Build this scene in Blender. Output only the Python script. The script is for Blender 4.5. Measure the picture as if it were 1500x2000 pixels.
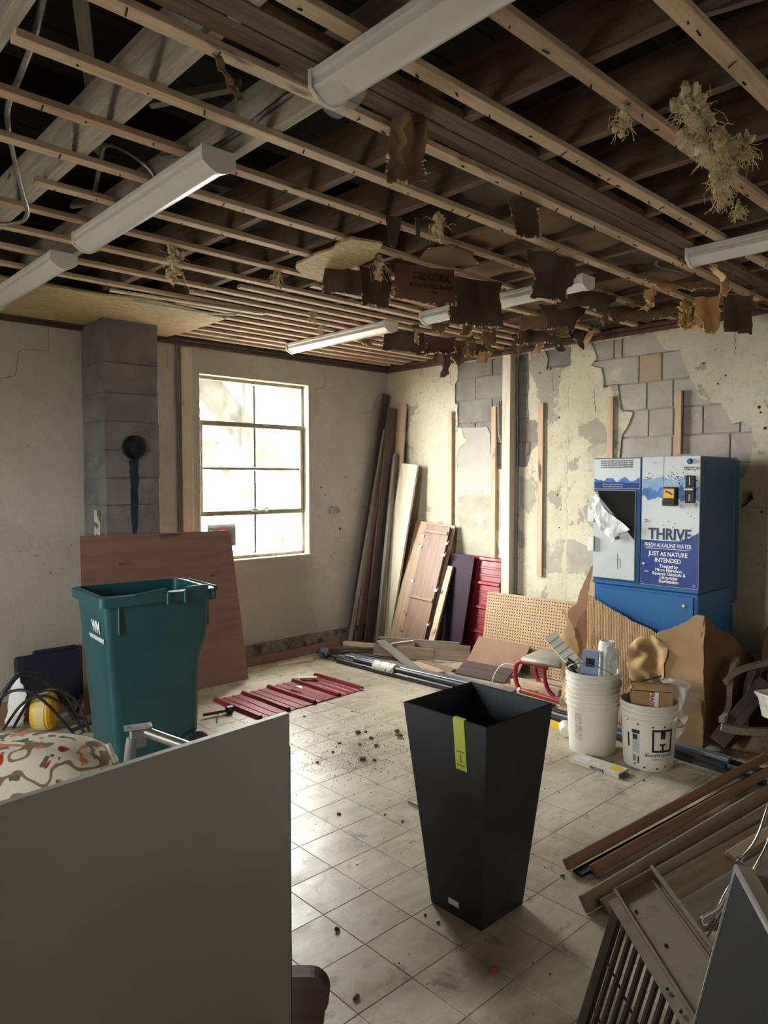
import bpy, bmesh, math, random
from mathutils import Vector, Matrix, noise, geometry
V = Vector
rnd = random.Random(11)
for o in list(bpy.data.objects): bpy.data.objects.remove(o)
SC = bpy.context.scene
COL = SC.collection

# ------------------------------------------------------------------ camera, world, exposure
cam = bpy.data.objects.new('camera', bpy.data.cameras.new('camera'))
COL.objects.link(cam)
cam.data.sensor_fit = 'VERTICAL'; cam.data.sensor_height = 36.0
cam.data.lens = 1401.7 / 2000 * 36.0
cam.data.clip_start = 0.02
rgt = V((0.729541823, -0.683935945, -0.000592811)); dwn = V((-0.0311582487, -0.0323700388, -0.998990162)); fwd = V((0.683226092, 0.728823575, -0.0449255434))
cam.matrix_world = Matrix(((rgt.x, -dwn.x, -fwd.x, 0.0), (rgt.y, -dwn.y, -fwd.y, 0.0), (rgt.z, -dwn.z, -fwd.z, 1.5935), (0, 0, 0, 1)))
SC.camera = cam
world = bpy.data.worlds.new('sky'); SC.world = world; world.use_nodes = True
bg = world.node_tree.nodes['Background']
bg.inputs[0].default_value = (1.0, 0.985, 0.96, 1); bg.inputs[1].default_value = 17.0
SC.view_settings.view_transform = 'Standard'; SC.view_settings.look = 'None'
SC.view_settings.exposure = 2.45; SC.view_settings.gamma = 1.0; SC.view_settings.use_curve_mapping = False
def portal(loc, rot, sx, sy):
    l = bpy.data.lights.new('daylight_portal', 'AREA'); l.shape = 'RECTANGLE'; l.size = sx; l.size_y = sy
    l.cycles.is_portal = True
    o = bpy.data.objects.new('daylight_portal', l); COL.objects.link(o); o.location = loc; o.rotation_euler = rot
portal((3.5, 5.62, 1.685), (math.radians(-90), 0, 0), 1.14, 1.6)

portal((-1.78, 3.05, 1.5), (0, math.radians(-90), 0), 1.1, .5)

# ------------------------------------------------------------------ constants of the place
XR, YW, ZT, ZC = 5.062, 5.347, 2.672, 2.72      # right wall, window wall, wall top, underside of furring strips
XL, YF = -1.7, -1.3

# ------------------------------------------------------------------ materials
def S(r, g, b):
    f = lambda c: (c/255/12.92) if c/255 <= 0.04045 else ((c/255+0.055)/1.055)**2.4
    return (f(r), f(g), f(b), 1)
MATS = {}
def nodes(name):
    m = bpy.data.materials.new(name); m.use_nodes = True
    nt = m.node_tree; b = nt.nodes['Principled BSDF']
    MATS[name] = m
    return m, nt, b
def coords(nt, kind, scale, rand=True):
    tc = nt.nodes.new('ShaderNodeTexCoord'); mp = nt.nodes.new('ShaderNodeMapping')
    mp.inputs['Scale'].default_value = scale
    if kind == 'World':
        g = nt.nodes.new('ShaderNodeNewGeometry'); src = g.outputs['Position']
    else: src = tc.outputs['Object']
    if rand:
        oi = nt.nodes.new('ShaderNodeObjectInfo'); mu = nt.nodes.new('ShaderNodeMath'); mu.operation = 'MULTIPLY'; mu.inputs[1].default_value = 37.0
        nt.links.new(oi.outputs['Random'], mu.inputs[0])
        ad = nt.nodes.new('ShaderNodeVectorMath'); ad.operation = 'ADD'
        nt.links.new(src, ad.inputs[0]); nt.links.new(mu.outputs[0], ad.inputs[1]); src = ad.outputs[0]
    nt.links.new(src, mp.inputs['Vector'])
    return mp.outputs['Vector']
def noise_node(nt, vec, scale, detail=4, rough=0.55, dist=0.0):
    n = nt.nodes.new('ShaderNodeTexNoise'); n.inputs['Scale'].default_value = scale; n.inputs['Detail'].default_value = detail
    n.inputs['Roughness'].default_value = rough; n.inputs['Distortion'].default_value = dist
    nt.links.new(vec, n.inputs['Vector']); return n.outputs['Fac']
def ramp(nt, fac, stops):
    r = nt.nodes.new('ShaderNodeValToRGB'); e = r.color_ramp.elements
    while len(e) > 1: e.remove(e[0])
    e[0].position = stops[0][0]; e[0].color = stops[0][1]
    for p, c in stops[1:]:
        x = e.new(p); x.color = c
    nt.links.new(fac, r.inputs[0]); return r.outputs[0]
def mix(nt, fac, a, b):
    n = nt.nodes.new('ShaderNodeMix'); n.data_type = 'RGBA'
    if hasattr(fac, 'is_linked') or hasattr(fac, 'links'): nt.links.new(fac, n.inputs[0])
    else: n.inputs[0].default_value = fac
    for v, i in ((a, 6), (b, 7)):
        if isinstance(v, tuple): n.inputs[i].default_value = v
        else: nt.links.new(v, n.inputs[i])
    return n.outputs[2]
def bump(nt, b, fac, strength, dist=0.01):
    n = nt.nodes.new('ShaderNodeBump'); n.inputs['Strength'].default_value = strength; n.inputs['Distance'].default_value = dist
    nt.links.new(fac, n.inputs['Height']); nt.links.new(n.outputs[0], b.inputs['Normal'])
def mat(name, c1, c2=None, rough=0.6, metal=0.0, scale=6, stretch=(1, 1, 1), lo=0.35, hi=0.65, bmp=0.0, bscale=40, kind='Object', dirt=None, dlo=0.55, dhi=0.75, dscale=3, spec=0.5):
    m, nt, b = nodes(name)
    b.inputs['Roughness'].default_value = rough; b.inputs['Metallic'].default_value = metal
    b.inputs['Specular IOR Level'].default_value = spec
    v = coords(nt, kind, stretch)
    col = None
    if c2: col = ramp(nt, noise_node(nt, v, scale, 6), [(lo, c1), (hi, c2)])
    if dirt:
        d = ramp(nt, noise_node(nt, v, dscale, 8, 0.65), [(dlo, (0, 0, 0, 1)), (dhi, (1, 1, 1, 1))])
        col = mix(nt, d, col if col is not None else c1, dirt)
    if col is None: b.inputs['Base Color'].default_value = c1
    else: nt.links.new(col, b.inputs['Base Color'])
    if bmp: bump(nt, b, noise_node(nt, v, bscale, 5, 0.6), bmp)
    return m
def wood(name, c1, c2, rough=0.65, k=1.0, knots=None, bmp=0.15, sat=0.72):
    def ds(c):
        l = .2126*c[0]+.7152*c[1]+.0722*c[2]; return tuple(l+(q-l)*sat for q in c[:3])+(1,)
    c1, c2 = ds(c1), ds(c2)
    if knots: knots = ds(knots)
    m, nt, b = nodes(name); b.inputs['Roughness'].default_value = rough; b.inputs['Specular IOR Level'].default_value = 0.3
    v = coords(nt, 'Object', (1.1*k, 16*k, 16*k))
    f = noise_node(nt, v, 2.2, 7, 0.6, 0.6)
    col = ramp(nt, f, [(0.3, c1), (0.52, tuple((a+d)/2 for a, d in zip(c1, c2))), (0.7, c2)])
    if knots:
        v2 = coords(nt, 'Object', (1.5, 5, 5)); col = mix(nt, ramp(nt, noise_node(nt, v2, 2.0, 3), [(0.66, (0, 0, 0, 1)), (0.74, (1, 1, 1, 1))]), col, knots)
    nt.links.new(col, b.inputs['Base Color'])
    if bmp: bump(nt, b, f, bmp, 0.004)
    return m
# setting
def plaster_mat(name, c1, c2, grey, green, amount):
    m, nt, b = nodes(name); b.inputs['Roughness'].default_value = 0.85; b.inputs['Specular IOR Level'].default_value = 0.25
    v = coords(nt, 'World', (1, 1, 1), False)
    base = ramp(nt, noise_node(nt, v, 1.6, 8, 0.6), [(0.35, c1), (0.62, c2)])
    fine = noise_node(nt, v, 26, 6, 0.7)
    base = mix(nt, ramp(nt, fine, [(0.5, (0, 0, 0, 1)), (0.72, (.5, .5, .5, 1))]), base, grey)
    pk = noise_node(nt, v, 2.1, 9, 0.62, 0.3)
    mp = nt.nodes.new('ShaderNodeMapping'); mp.inputs['Location'].default_value = (3, 7, 1); nt.links.new(v, mp.inputs['Vector'])
    pk2 = noise_node(nt, mp.outputs[0], 1.3, 9, 0.66)
    base = mix(nt, ramp(nt, pk2, [(0.60, (0, 0, 0, 1)), (0.64, (amount, amount, amount, 1))]), base, green)
    base = mix(nt, ramp(nt, pk, [(0.585, (0, 0, 0, 1)), (0.60, (amount, amount, amount, 1))]), base, grey)
    spots = noise_node(nt, v, 55, 2, 0.5)
    base = mix(nt, ramp(nt, spots, [(0.735, (0, 0, 0, 1)), (0.76, (.8, .8, .8, 1))]), base, S(70, 60, 50))
    nt.links.new(base, b.inputs['Base Color'])
    ad = nt.nodes.new('ShaderNodeMath'); ad.operation = 'ADD'; nt.links.new(fine, ad.inputs[0]); nt.links.new(pk, ad.inputs[1])
    bump(nt, b, ad.outputs[0], 0.35, 0.012)
    return m
M_plR = plaster_mat('plaster_cream', S(186, 177, 152), S(203, 195, 173), S(146, 138, 124), S(160, 159, 134), 0.8)
M_plL = plaster_mat('plaster_greige', S(178, 171, 160), S(190, 183, 172), S(166, 158, 147), S(178, 172, 158), 0.4)
M_plB = plaster_mat('plaster_white', S(222, 218, 208), S(230, 226, 216), S(206, 200, 190), S(214, 210, 198), 0.3)
M_under = mat('grey_undercoat', S(150, 144, 130), S(168, 163, 142), 0.9, scale=6, bmp=0.3, bscale=40, kind='World', dirt=S(190, 182, 158), dlo=.56, dhi=.62, dscale=5)
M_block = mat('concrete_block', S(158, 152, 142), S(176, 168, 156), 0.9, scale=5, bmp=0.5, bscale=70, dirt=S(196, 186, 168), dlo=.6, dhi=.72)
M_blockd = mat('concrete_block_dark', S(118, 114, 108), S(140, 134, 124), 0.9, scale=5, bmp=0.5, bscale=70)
M_blockt = mat('concrete_block_tan', S(176, 150, 120), S(160, 146, 128), 0.9, scale=5, bmp=0.5, bscale=70)
M_mortar = mat('mortar', S(170, 160, 142), S(140, 132, 120), 0.95, scale=30, bmp=0.6, bscale=50, kind='World')
M_chim = mat('chimney_block', S(104, 100, 102), S(122, 118, 116), 0.9, scale=4, bmp=0.4, bscale=60, dirt=S(80, 78, 82), dlo=.5, dhi=.7)
M_soot = mat('soot', S(26, 26, 32), S(44, 44, 50), 0.95, scale=8)
M_crack = mat('crack_shadow', S(58, 50, 42), rough=1)
M_floorbase = mat('floor_adhesive', S(70, 62, 52), S(90, 82, 70), 0.9, scale=9)
def tile_mat():
    m, nt, b = nodes('vinyl_tile')
    oi = coords(nt, 'World', (1, 1, 1)); vw = coords(nt, 'World', (1, 1, 1), False)
    vs = coords(nt, 'World', (0.8, 3.2, 1))
    c = ramp(nt, noise_node(nt, vs, 5, 8, 0.62, 0.8), [(0.3, S(176, 165, 146)), (0.55, S(196, 186, 166)), (0.75, S(210, 201, 184))])
    c = mix(nt, ramp(nt, noise_node(nt, vw, 1.3, 8, 0.7), [(0.47, (0, 0, 0, 1)), (0.66, (.8, .8, .8, 1))]), c, S(134, 116, 92))
    c = mix(nt, ramp(nt, noise_node(nt, vw, 7, 7, 0.7, 0.5), [(0.57, (0, 0, 0, 1)), (0.68, (.8, .8, .8, 1))]), c, S(112, 103, 92))
    c = mix(nt, ramp(nt, noise_node(nt, vw, 60, 3, 0.5), [(0.70, (0, 0, 0, 1)), (0.76, (.7, .7, .7, 1))]), c, S(84, 74, 62))
    nt.links.new(c, b.inputs['Base Color'])
    r = ramp(nt, noise_node(nt, oi, 4, 8, 0.7), [(0.3, (.22, .22, .22, 1)), (0.7, (.50, .50, .50, 1))])
    nt.links.new(r, b.inputs['Roughness']); b.inputs['Specular IOR Level'].default_value = 0.5
    bump(nt, b, noise_node(nt, oi, 14, 8, 0.7), 0.25, 0.006)
    return m
M_tile = tile_mat()
M_strip = wood('furring_wood', S(222, 188, 146), S(188, 146, 106), 0.7, knots=S(110, 72, 46))
M_strip2 = wood('furring_wood_aged', S(204, 164, 122), S(166, 122, 86), 0.7, knots=S(96, 62, 40))
M_wstrip = wood('wall_strip_wood', S(214, 172, 130), S(190, 142, 100), 0.7, knots=S(112, 74, 48))
M_joist = wood('joist_dark_wood', S(128, 99, 72), S(84, 62, 45), 0.8)
M_joistg = wood('joist_grey_wood', S(192, 180, 160), S(146, 132, 112), 0.8, knots=S(84, 66, 50))
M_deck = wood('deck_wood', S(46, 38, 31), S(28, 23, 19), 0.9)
M_redtrim = wood('red_brown_trim', S(112, 62, 46), S(84, 46, 34), 0.55)
M_browntrim = wood('dark_brown_trim', S(96, 72, 58), S(66, 48, 40), 0.6)
M_pale = wood('pale_pine', S(214, 186, 146), S(190, 156, 112), 0.65, knots=S(132, 92, 58))
M_palew = wood('whitewashed_pine', S(220, 208, 178), S(200, 184, 148), 0.65, knots=S(150, 120, 84))
M_pine = wood('pine_board', S(204, 172, 132), S(180, 142, 102), 0.6, 0.7, knots=S(140, 98, 66))
M_weath = wood('weathered_board', S(150, 140, 126), S(112, 102, 92), 0.8)
M_dkboard = wood('dark_stained_board', S(98, 80, 72), S(70, 56, 52), 0.7)
M_brown = wood('brown_board', S(166, 134, 104), S(128, 98, 74), 0.65)
M_varn = wood('varnished_board', S(176, 122, 78), S(128, 82, 52), 0.4)
M_oak = wood('oak_veneer', S(150, 108, 80), S(112, 76, 54), 0.5, 1.4)
M_ply = wood('plywood_tan', S(190, 154, 112), S(160, 122, 84), 0.6, 0.6)
M_lauan = wood('lauan_red', S(146, 98, 78), S(124, 80, 64), 0.6, 0.5, knots=S(74, 54, 50))
M_hard = mat('hardboard', S(128, 94, 70), S(146, 110, 84), 0.7, scale=3)
M_peg = mat('pegboard', S(182, 152, 116), S(168, 138, 104), 0.75, scale=4)
M_hole = mat('peg_hole', S(36, 26, 20), rough=1)
def osb_mat():
    m, nt, b = nodes('osb'); b.inputs['Roughness'].default_value = 0.75
    v = coords(nt, 'World', (5, 16, 8)); f = noise_node(nt, v, 3, 6, 0.7, 1.2)
    nt.links.new(ramp(nt, f, [(0.3, S(150, 122, 86)), (0.5, S(190, 164, 122)), (0.7, S(212, 190, 150))]), b.inputs['Base Color'])
    bump(nt, b, f, 0.4, 0.006); return m
M_osb = osb_mat()
M_paperd = mat('paper_facing_dark', S(74, 58, 48), S(96, 76, 62), 0.85, scale=5, bmp=0.3, bscale=16)
M_paperb = mat('paper_facing_brown', S(142, 112, 82), S(112, 86, 62), 0.85, scale=4, bmp=0.3, bscale=14)
M_paperr = mat('paper_printed_red', S(128, 88, 66), S(104, 70, 54), 0.85, scale=4, bmp=0.2, bscale=14)
M_fluff = mat('insulation_fluff', S(232, 216, 180), S(206, 184, 142), 1.0, scale=14, bmp=0.9, bscale=40)
M_flufft = mat('insulation_tan', S(150, 126, 92), S(116, 94, 66), 1.0, scale=12, bmp=0.9, bscale=40)
M_web = mat('cobweb', S(180, 170, 150), rough=0.9)
# things
M_white = mat('white_enamel', S(226, 226, 222), S(216, 216, 212), 0.35, scale=3)
M_lens = mat('acrylic_lens', S(222, 222, 216), rough=0.22)
M_panel = mat('grey_white_panel', S(188, 186, 181), S(179, 177, 172), 0.5, scale=2, dirt=S(154, 151, 146), dlo=.62, dhi=.8)
M_edge = mat('dark_edge', S(52, 44, 38), rough=0.8)
M_green = mat('green_plastic', S(22, 72, 78), S(26, 82, 88), 0.42, scale=3, dirt=S(40, 66, 66), dlo=.6, dhi=.75)
M_black = mat('black_plastic', S(34, 34, 38), S(42, 42, 46), 0.55, scale=5)
M_planter = mat('planter_charcoal', S(36, 38, 46), S(40, 42, 50), 0.6, scale=8, bmp=0.05, bscale=200)
M_blackm = mat('black_metal', S(30, 32, 36), S(44, 46, 50), 0.35, scale=4)
M_gloss = mat('black_gloss', S(14, 14, 16), rough=0.25)
M_navy = mat('navy_fabric', S(34, 36, 54), S(44, 44, 62), 0.9, scale=6)
M_greym = mat('grey_metal', S(150, 156, 166), S(128, 134, 144), 0.4, 0.6, scale=4)
M_steel = mat('steel', S(190, 190, 188), S(160, 160, 158), 0.3, 0.9, scale=6)
M_red = mat('red_sheet_steel', S(140, 38, 46), S(122, 32, 40), 0.38, scale=3, dirt=S(96, 44, 44), dlo=.6, dhi=.75)
M_redp = mat('red_powder_coat', S(150, 24, 36), rough=0.4)
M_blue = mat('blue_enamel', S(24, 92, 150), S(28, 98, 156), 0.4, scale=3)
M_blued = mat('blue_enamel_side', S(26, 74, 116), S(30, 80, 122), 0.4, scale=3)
M_print = mat('print_white', S(222, 226, 230), S(214, 219, 224), 0.35, scale=3)
M_printg = mat('print_grey', S(190, 196, 202), S(204, 208, 212), 0.4, scale=2)
M_water = mat('print_water_blue', S(40, 92, 170), S(96, 150, 210), 0.35, scale=18)
M_navyp = mat('print_navy', S(34, 66, 146), S(28, 52, 120), 0.35, scale=7)
M_lightb = mat('print_light_blue', S(160, 190, 222), S(120, 166, 214), 0.35, scale=9)
M_ink = mat('print_dark_ink', S(28, 44, 92), rough=0.5)
M_inkk = mat('print_black', S(24, 24, 26), rough=0.6)
M_inkw = mat('print_lettering_white', S(238, 240, 242), rough=0.5)
M_yellow = mat('yellow_plastic', S(236, 190, 40), S(224, 176, 34), 0.45, scale=4)
M_bucket = mat('bucket_white', S(226, 222, 210), S(216, 211, 198), 0.5, scale=4, dirt=S(150, 142, 128), dlo=.62, dhi=.8, dscale=9)
M_card = mat('cardboard', S(176, 142, 102), S(160, 126, 88), 0.85, scale=4, bmp=0.1, bscale=20)
M_cardd = mat('cardboard_dark', S(112, 78, 54), S(128, 90, 62), 0.85, scale=4, bmp=0.1, bscale=20)
M_kraft = mat('kraft_paper', S(200, 164, 120), S(182, 146, 102), 0.85, scale=5, bmp=0.3, bscale=14)
def corrug():
    m, nt, b = nodes('corrugated_card'); b.inputs['Roughness'].default_value = 0.85
    v = coords(nt, 'Object', (1, 1, 1), False); w = nt.nodes.new('ShaderNodeTexWave'); w.bands_direction = 'X'; w.inputs['Scale'].default_value = 28; w.inputs['Distortion'].default_value = 0.3
    nt.links.new(v, w.inputs['Vector'])
    nt.links.new(ramp(nt, w.outputs['Fac'], [(0.2, S(136, 104, 72)), (0.8, S(186, 152, 110))]), b.inputs['Base Color'])
    bump(nt, b, w.outputs['Fac'], 0.6, 0.004); return m
M_corr = corrug()
def film(name, fac, col, rough):
    m, nt, b = nodes(name); b.inputs['Base Color'].default_value = col; b.inputs['Roughness'].default_value = rough
    t = nt.nodes.new('ShaderNodeBsdfTransparent'); mx = nt.nodes.new('ShaderNodeMixShader'); mx.inputs[0].default_value = fac
    out = nt.nodes['Material Output']; nt.links.new(t.outputs[0], mx.inputs[1]); nt.links.new(b.outputs[0], mx.inputs[2]); nt.links.new(mx.outputs[0], out.inputs['Surface'])
    v = coords(nt, 'Object', (1, 1, 1)); bump(nt, b, noise_node(nt, v, 22, 5, 0.6), 0.6, 0.02)
    return m
M_film = film('clear_film', 0.2, S(230, 232, 235), 0.15)
M_filmw = film('milky_film', 0.85, S(232, 234, 234), 0.3)
def glass():
    m, nt, b = nodes('dusty_glass')
    v = coords(nt, 'World', (1, 1, 0.5))
    t = nt.nodes.new('ShaderNodeBsdfTransparent'); t.inputs[0].default_value = (0.95, 0.97, 0.96, 1)
    tr = nt.nodes.new('ShaderNodeBsdfTranslucent'); tr.inputs[0].default_value = S(226, 228, 218)
    mx = nt.nodes.new('ShaderNodeMixShader')
    f = ramp(nt, noise_node(nt, v, 9, 9, 0.7), [(0.35, (.004, .004, .004, 1)), (0.7, (.022, .022, .022, 1))])
    nt.links.new(f, mx.inputs[0]); nt.links.new(t.outputs[0], mx.inputs[1]); nt.links.new(tr.outputs[0], mx.inputs[2])
    nt.links.new(mx.outputs[0], nt.nodes['Material Output'].inputs['Surface']); return m
M_glass = glass()
M_sash = mat('painted_steel_sash', S(126, 118, 104), S(150, 142, 124), 0.7, scale=12, bmp=0.3, bscale=60)
M_reveal = mat('cream_reveal_paint', S(216, 208, 176), S(198, 188, 156), 0.7, scale=9)
M_redspray = film('red_spray_paint', 0.75, S(206, 40, 60), 0.6)
M_signb = film('sign_back_grey', 0.94, S(104, 98, 92), 0.6)
M_orange = film('sign_orange', 0.95, S(240, 96, 50), 0.6)
M_outwood = wood('outdoor_stair_wood', S(74, 68, 54), S(58, 54, 44), 0.8)
M_outground = mat('outdoor_ground', S(120, 116, 108), S(104, 100, 94), 0.9, scale=2)
M_radbrown = mat('brown_enamel', S(62, 46, 38), S(74, 56, 46), 0.5, scale=6)
M_beige = mat('beige_enamel', S(176, 164, 140), S(160, 146, 122), 0.55, scale=5, dirt=S(110, 94, 74), dlo=.58, dhi=.75, dscale=9)
M_lime = mat('lime_tag', S(176, 190, 70), rough=0.6)
M_stripe = mat('ink_stripe', S(96, 96, 98), rough=.8)
M_seat = mat('taupe_vinyl', S(150, 142, 128), S(138, 130, 116), 0.5, scale=5)
M_tilec = mat('ceiling_tile', S(206, 202, 184), S(192, 188, 170), 0.9, scale=8)
M_bluebox = mat('blue_grey_box', S(150, 168, 200), S(128, 148, 186), 0.6, scale=5)
M_chairwood = wood('chair_wood_grey', S(164, 146, 124), S(126, 108, 90), 0.5)
M_carved = mat('carved_wood', S(128, 104, 80), S(100, 78, 58), 0.6, scale=9, bmp=1.0, bscale=24)
M_dirt = mat('dirt_crumb', S(74, 58, 42), S(104, 84, 60), 1.0, scale=20)
M_conduit = mat('metal_conduit', S(150, 150, 146), S(120, 120, 116), 0.45, 0.7, scale=30)
M_cable = mat('grey_cable', S(128, 126, 120), rough=0.6)
M_redbit = mat('orange_red_bit', S(196, 56, 34), rough=0.6)
def floral():
    m, nt, b = nodes('floral_fabric'); b.inputs['Roughness'].default_value = 0.9; b.inputs['Specular IOR Level'].default_value = 0.1
    v = coords(nt, 'Object', (1, 1, 1), False)
    wn = nt.nodes.new('ShaderNodeTexNoise'); wn.inputs['Scale'].default_value = 9; nt.links.new(v, wn.inputs['Vector'])
    sc = nt.nodes.new('ShaderNodeVectorMath'); sc.operation = 'SCALE'; sc.inputs['Scale'].default_value = 0.12; nt.links.new(wn.outputs['Color'], sc.inputs[0])
    ad = nt.nodes.new('ShaderNodeVectorMath'); nt.links.new(v, ad.inputs[0]); nt.links.new(sc.outputs[0], ad.inputs[1]); w = ad.outputs[0]
    def vor(scale, lo, hi):
        n = nt.nodes.new('ShaderNodeTexVoronoi'); n.inputs['Scale'].default_value = scale; nt.links.new(w, n.inputs['Vector'])
        return ramp(nt, n.outputs['Distance'], [(lo, (1, 1, 1, 1)), (hi, (0, 0, 0, 1))])
    c = S(232, 224, 206)
    c = mix(nt, ramp(nt, noise_node(nt, w, 13, 2), [(0.57, (0, 0, 0, 1)), (0.60, (1, 1, 1, 1))]), c, S(214, 132, 108))
    c = mix(nt, ramp(nt, noise_node(nt, w, 24, 1), [(0.62, (0, 0, 0, 1)), (0.64, (1, 1, 1, 1))]), c, S(112, 106, 98))
    wv = nt.nodes.new('ShaderNodeTexWave'); wv.wave_type = 'RINGS'; wv.inputs['Scale'].default_value = 5; wv.inputs['Distortion'].default_value = 9; wv.inputs['Detail'].default_value = 1; wv.inputs['Detail Scale'].default_value = 2.2; nt.links.new(v, wv.inputs['Vector'])
    c = mix(nt, ramp(nt, wv.outputs['Fac'], [(0.90, (0, 0, 0, 1)), (0.94, (1, 1, 1, 1))]), c, S(142, 122, 96))
    c = mix(nt, vor(11, 0.16, 0.19), c, S(176, 60, 44))
    c = mix(nt, vor(11, 0.05, 0.06), c, S(88, 78, 70))
    nt.links.new(c, b.inputs['Base Color']); return m
M_floral = floral()

# ------------------------------------------------------------------ mesh builder
class MB:
    def __init__(s): s.v = []; s.f = []
    def add(s, vs, fs, M=None):
        n = len(s.v)
        s.v += [tuple(M @ V(p)) if M else tuple(p) for p in vs]; s.f += [[i+n for i in f] for f in fs]; return s
    def box(s, c, d, M=None, bev=0.0, rot=None):
        x, y, z = d[0]/2, d[1]/2, d[2]/2
        T = Matrix.Translation(V(c))
        if rot: T = T @ rot.to_4x4() if hasattr(rot, 'to_4x4') else T @ rot
        if M: T = M @ T
        if bev <= 0:
            vs = [(a*x, b*y, e*z) for a in (-1, 1) for b in (-1, 1) for e in (-1, 1)]
            return s.add(vs, [(0, 1, 3, 2), (4, 6, 7, 5), (0, 4, 5, 1), (2, 3, 7, 6), (0, 2, 6, 4), (1, 5, 7, 3)], T)
        bm = bmesh.new(); bmesh.ops.create_cube(bm, size=1)
        for q in bm.verts: q.co = V((q.co.x*2*x, q.co.y*2*y, q.co.z*2*z))
        bmesh.ops.bevel(bm, geom=list(bm.edges), offset=min(bev, x*.9, y*.9, z*.9), segments=1, affect='EDGES')
        bm.verts.index_update(); vs = [q.co.copy() for q in bm.verts]; fs = [[q.index for q in f.verts] for f in bm.faces]; bm.free()
        return s.add(vs, fs, T)
    def prism(s, pts, z0, z1, M=None):
        n = len(pts); vs = [(p[0], p[1], z0) for p in pts] + [(p[0], p[1], z1) for p in pts]
        fs = [list(range(n))[::-1], list(range(n, 2*n))] + [[i, (i+1) % n, n+(i+1) % n, n+i] for i in range(n)]
        return s.add(vs, fs, M)
    def tube(s, pts, r, n=8, M=None, closed=False):
        pts = [V(p) for p in pts]; rs = r if isinstance(r, (list, tuple)) else [r]*len(pts)
        vs = []; prev = None; m = len(pts)
        for i, p in enumerate(pts):
            if closed: t = pts[(i+1) % m]-pts[i-1]
            else: t = pts[min(i+1, m-1)]-pts[max(i-1, 0)]
            t = t.normalized() if t.length > 1e-9 else V((0, 0, 1))
            a = prev if prev is not None else (V((0, 0, 1)) if abs(t.z) < .9 else V((1, 0, 0)))
            a = (a-t*a.dot(t)); a = a.normalized() if a.length > 1e-6 else t.orthogonal().normalized(); prev = a; b = t.cross(a)
            vs += [p+(a*math.cos(q*2*math.pi/n)+b*math.sin(q*2*math.pi/n))*rs[i] for q in range(n)]
        fs = []
        for i in range(m if closed else m-1):
            j = (i+1) % m
            fs += [[i*n+q, i*n+(q+1) % n, j*n+(q+1) % n, j*n+q] for q in range(n)]
        if not closed: fs += [list(range(n))[::-1], [(m-1)*n+q for q in range(n)]]
        return s.add(vs, fs, M)
    def lathe(s, prof, n=32, M=None):
        vs = [(r*math.cos(q*2*math.pi/n), r*math.sin(q*2*math.pi/n), z) for r, z in prof for q in range(n)]
        fs = [[i*n+q, i*n+(q+1) % n, (i+1)*n+(q+1) % n, (i+1)*n+q] for i in range(len(prof)-1) for q in range(n)]
        if prof[0][0] > 1e-4: fs.append(list(range(n))[::-1])
        if prof[-1][0] > 1e-4: fs.append([(len(prof)-1)*n+q for q in range(n)])
        return s.add(vs, fs, M)
    def loft(s, rings, M=None, cap0=True, cap1=True):
        n = len(rings[0]); vs = [p for r in rings for p in r]
        fs = [[i*n+q, i*n+(q+1) % n, (i+1)*n+(q+1) % n, (i+1)*n+q] for i in range(len(rings)-1) for q in range(n)]
        if cap0: fs.append(list(range(n))[::-1])
        if cap1: fs.append([(len(rings)-1)*n+q for q in range(n)])
        return s.add(vs, fs, M)
    def blob(s, c, r, seed=0, amp=0.4, sub=2, M=None, fr=3.0):
        bm = bmesh.new(); bmesh.ops.create_icosphere(bm, subdivisions=sub, radius=1.0)
        rr = r if isinstance(r, (tuple, list)) else (r, r, r); vs = []
        for q in bm.verts:
            k = 1+amp*noise.noise(q.co*fr*.5+V((seed*7.1, seed*3.3, seed)))*1.6
            vs.append(V((q.co.x*rr[0]*k, q.co.y*rr[1]*k, q.co.z*rr[2]*k))+V(c))
        bm.verts.index_update(); fs = [[q.index for q in f.verts] for f in bm.faces]; bm.free()
        return s.add(vs, fs, M)
    def mesh(s, name, smooth=None):
        me = bpy.data.meshes.new(name); me.from_pydata([tuple(p) for p in s.v], [], s.f); me.validate(); me.update()
        bm = bmesh.new(); bm.from_mesh(me); bmesh.ops.recalc_face_normals(bm, faces=bm.faces); bm.to_mesh(me); bm.free()
        if smooth is not None:
            for p in me.polygons: p.use_smooth = True
            me.set_sharp_from_angle(angle=math.radians(smooth))
        return me
def link(name, me, m=None, parent=None, M=None):
    o = bpy.data.objects.new(name, me); COL.objects.link(o)
    if m and me and not me.materials: me.materials.append(m)
    if parent: o.parent = parent
    if M is not None: o.matrix_basis = M
    return o
def part(name, mb, m, parent=None, M=None, smooth=None, label=None):
    o = link(name, mb.mesh(name, smooth), m, parent, M)
    if label: o['label'] = label
    return o
def tag(o, label, cat, group=None):
    o['label'] = label; o['category'] = cat
    if group: o['group'] = group
    return o
def thing(name, label, cat, loc=(0, 0, 0), rz=0.0, group=None, M=None):
    o = bpy.data.objects.new(name, None); COL.objects.link(o); o.empty_display_size = 0.05
    o.matrix_basis = M if M is not None else Matrix.Translation(V(loc)) @ Matrix.Rotation(rz, 4, 'Z')
    return tag(o, label, cat, group)
def struct(o): o['kind'] = 'structure'; return o
def frame(p0, p1, face):
    x = (V(p1)-V(p0)).normalized(); z = V(face)-x*V(face).dot(x); z.normalize(); y = z.cross(x)
    return Matrix(((x.x, y.x, z.x, p0[0]), (x.y, y.y, z.y, p0[1]), (x.z, y.z, z.z, p0[2]), (0, 0, 0, 1)))
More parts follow.
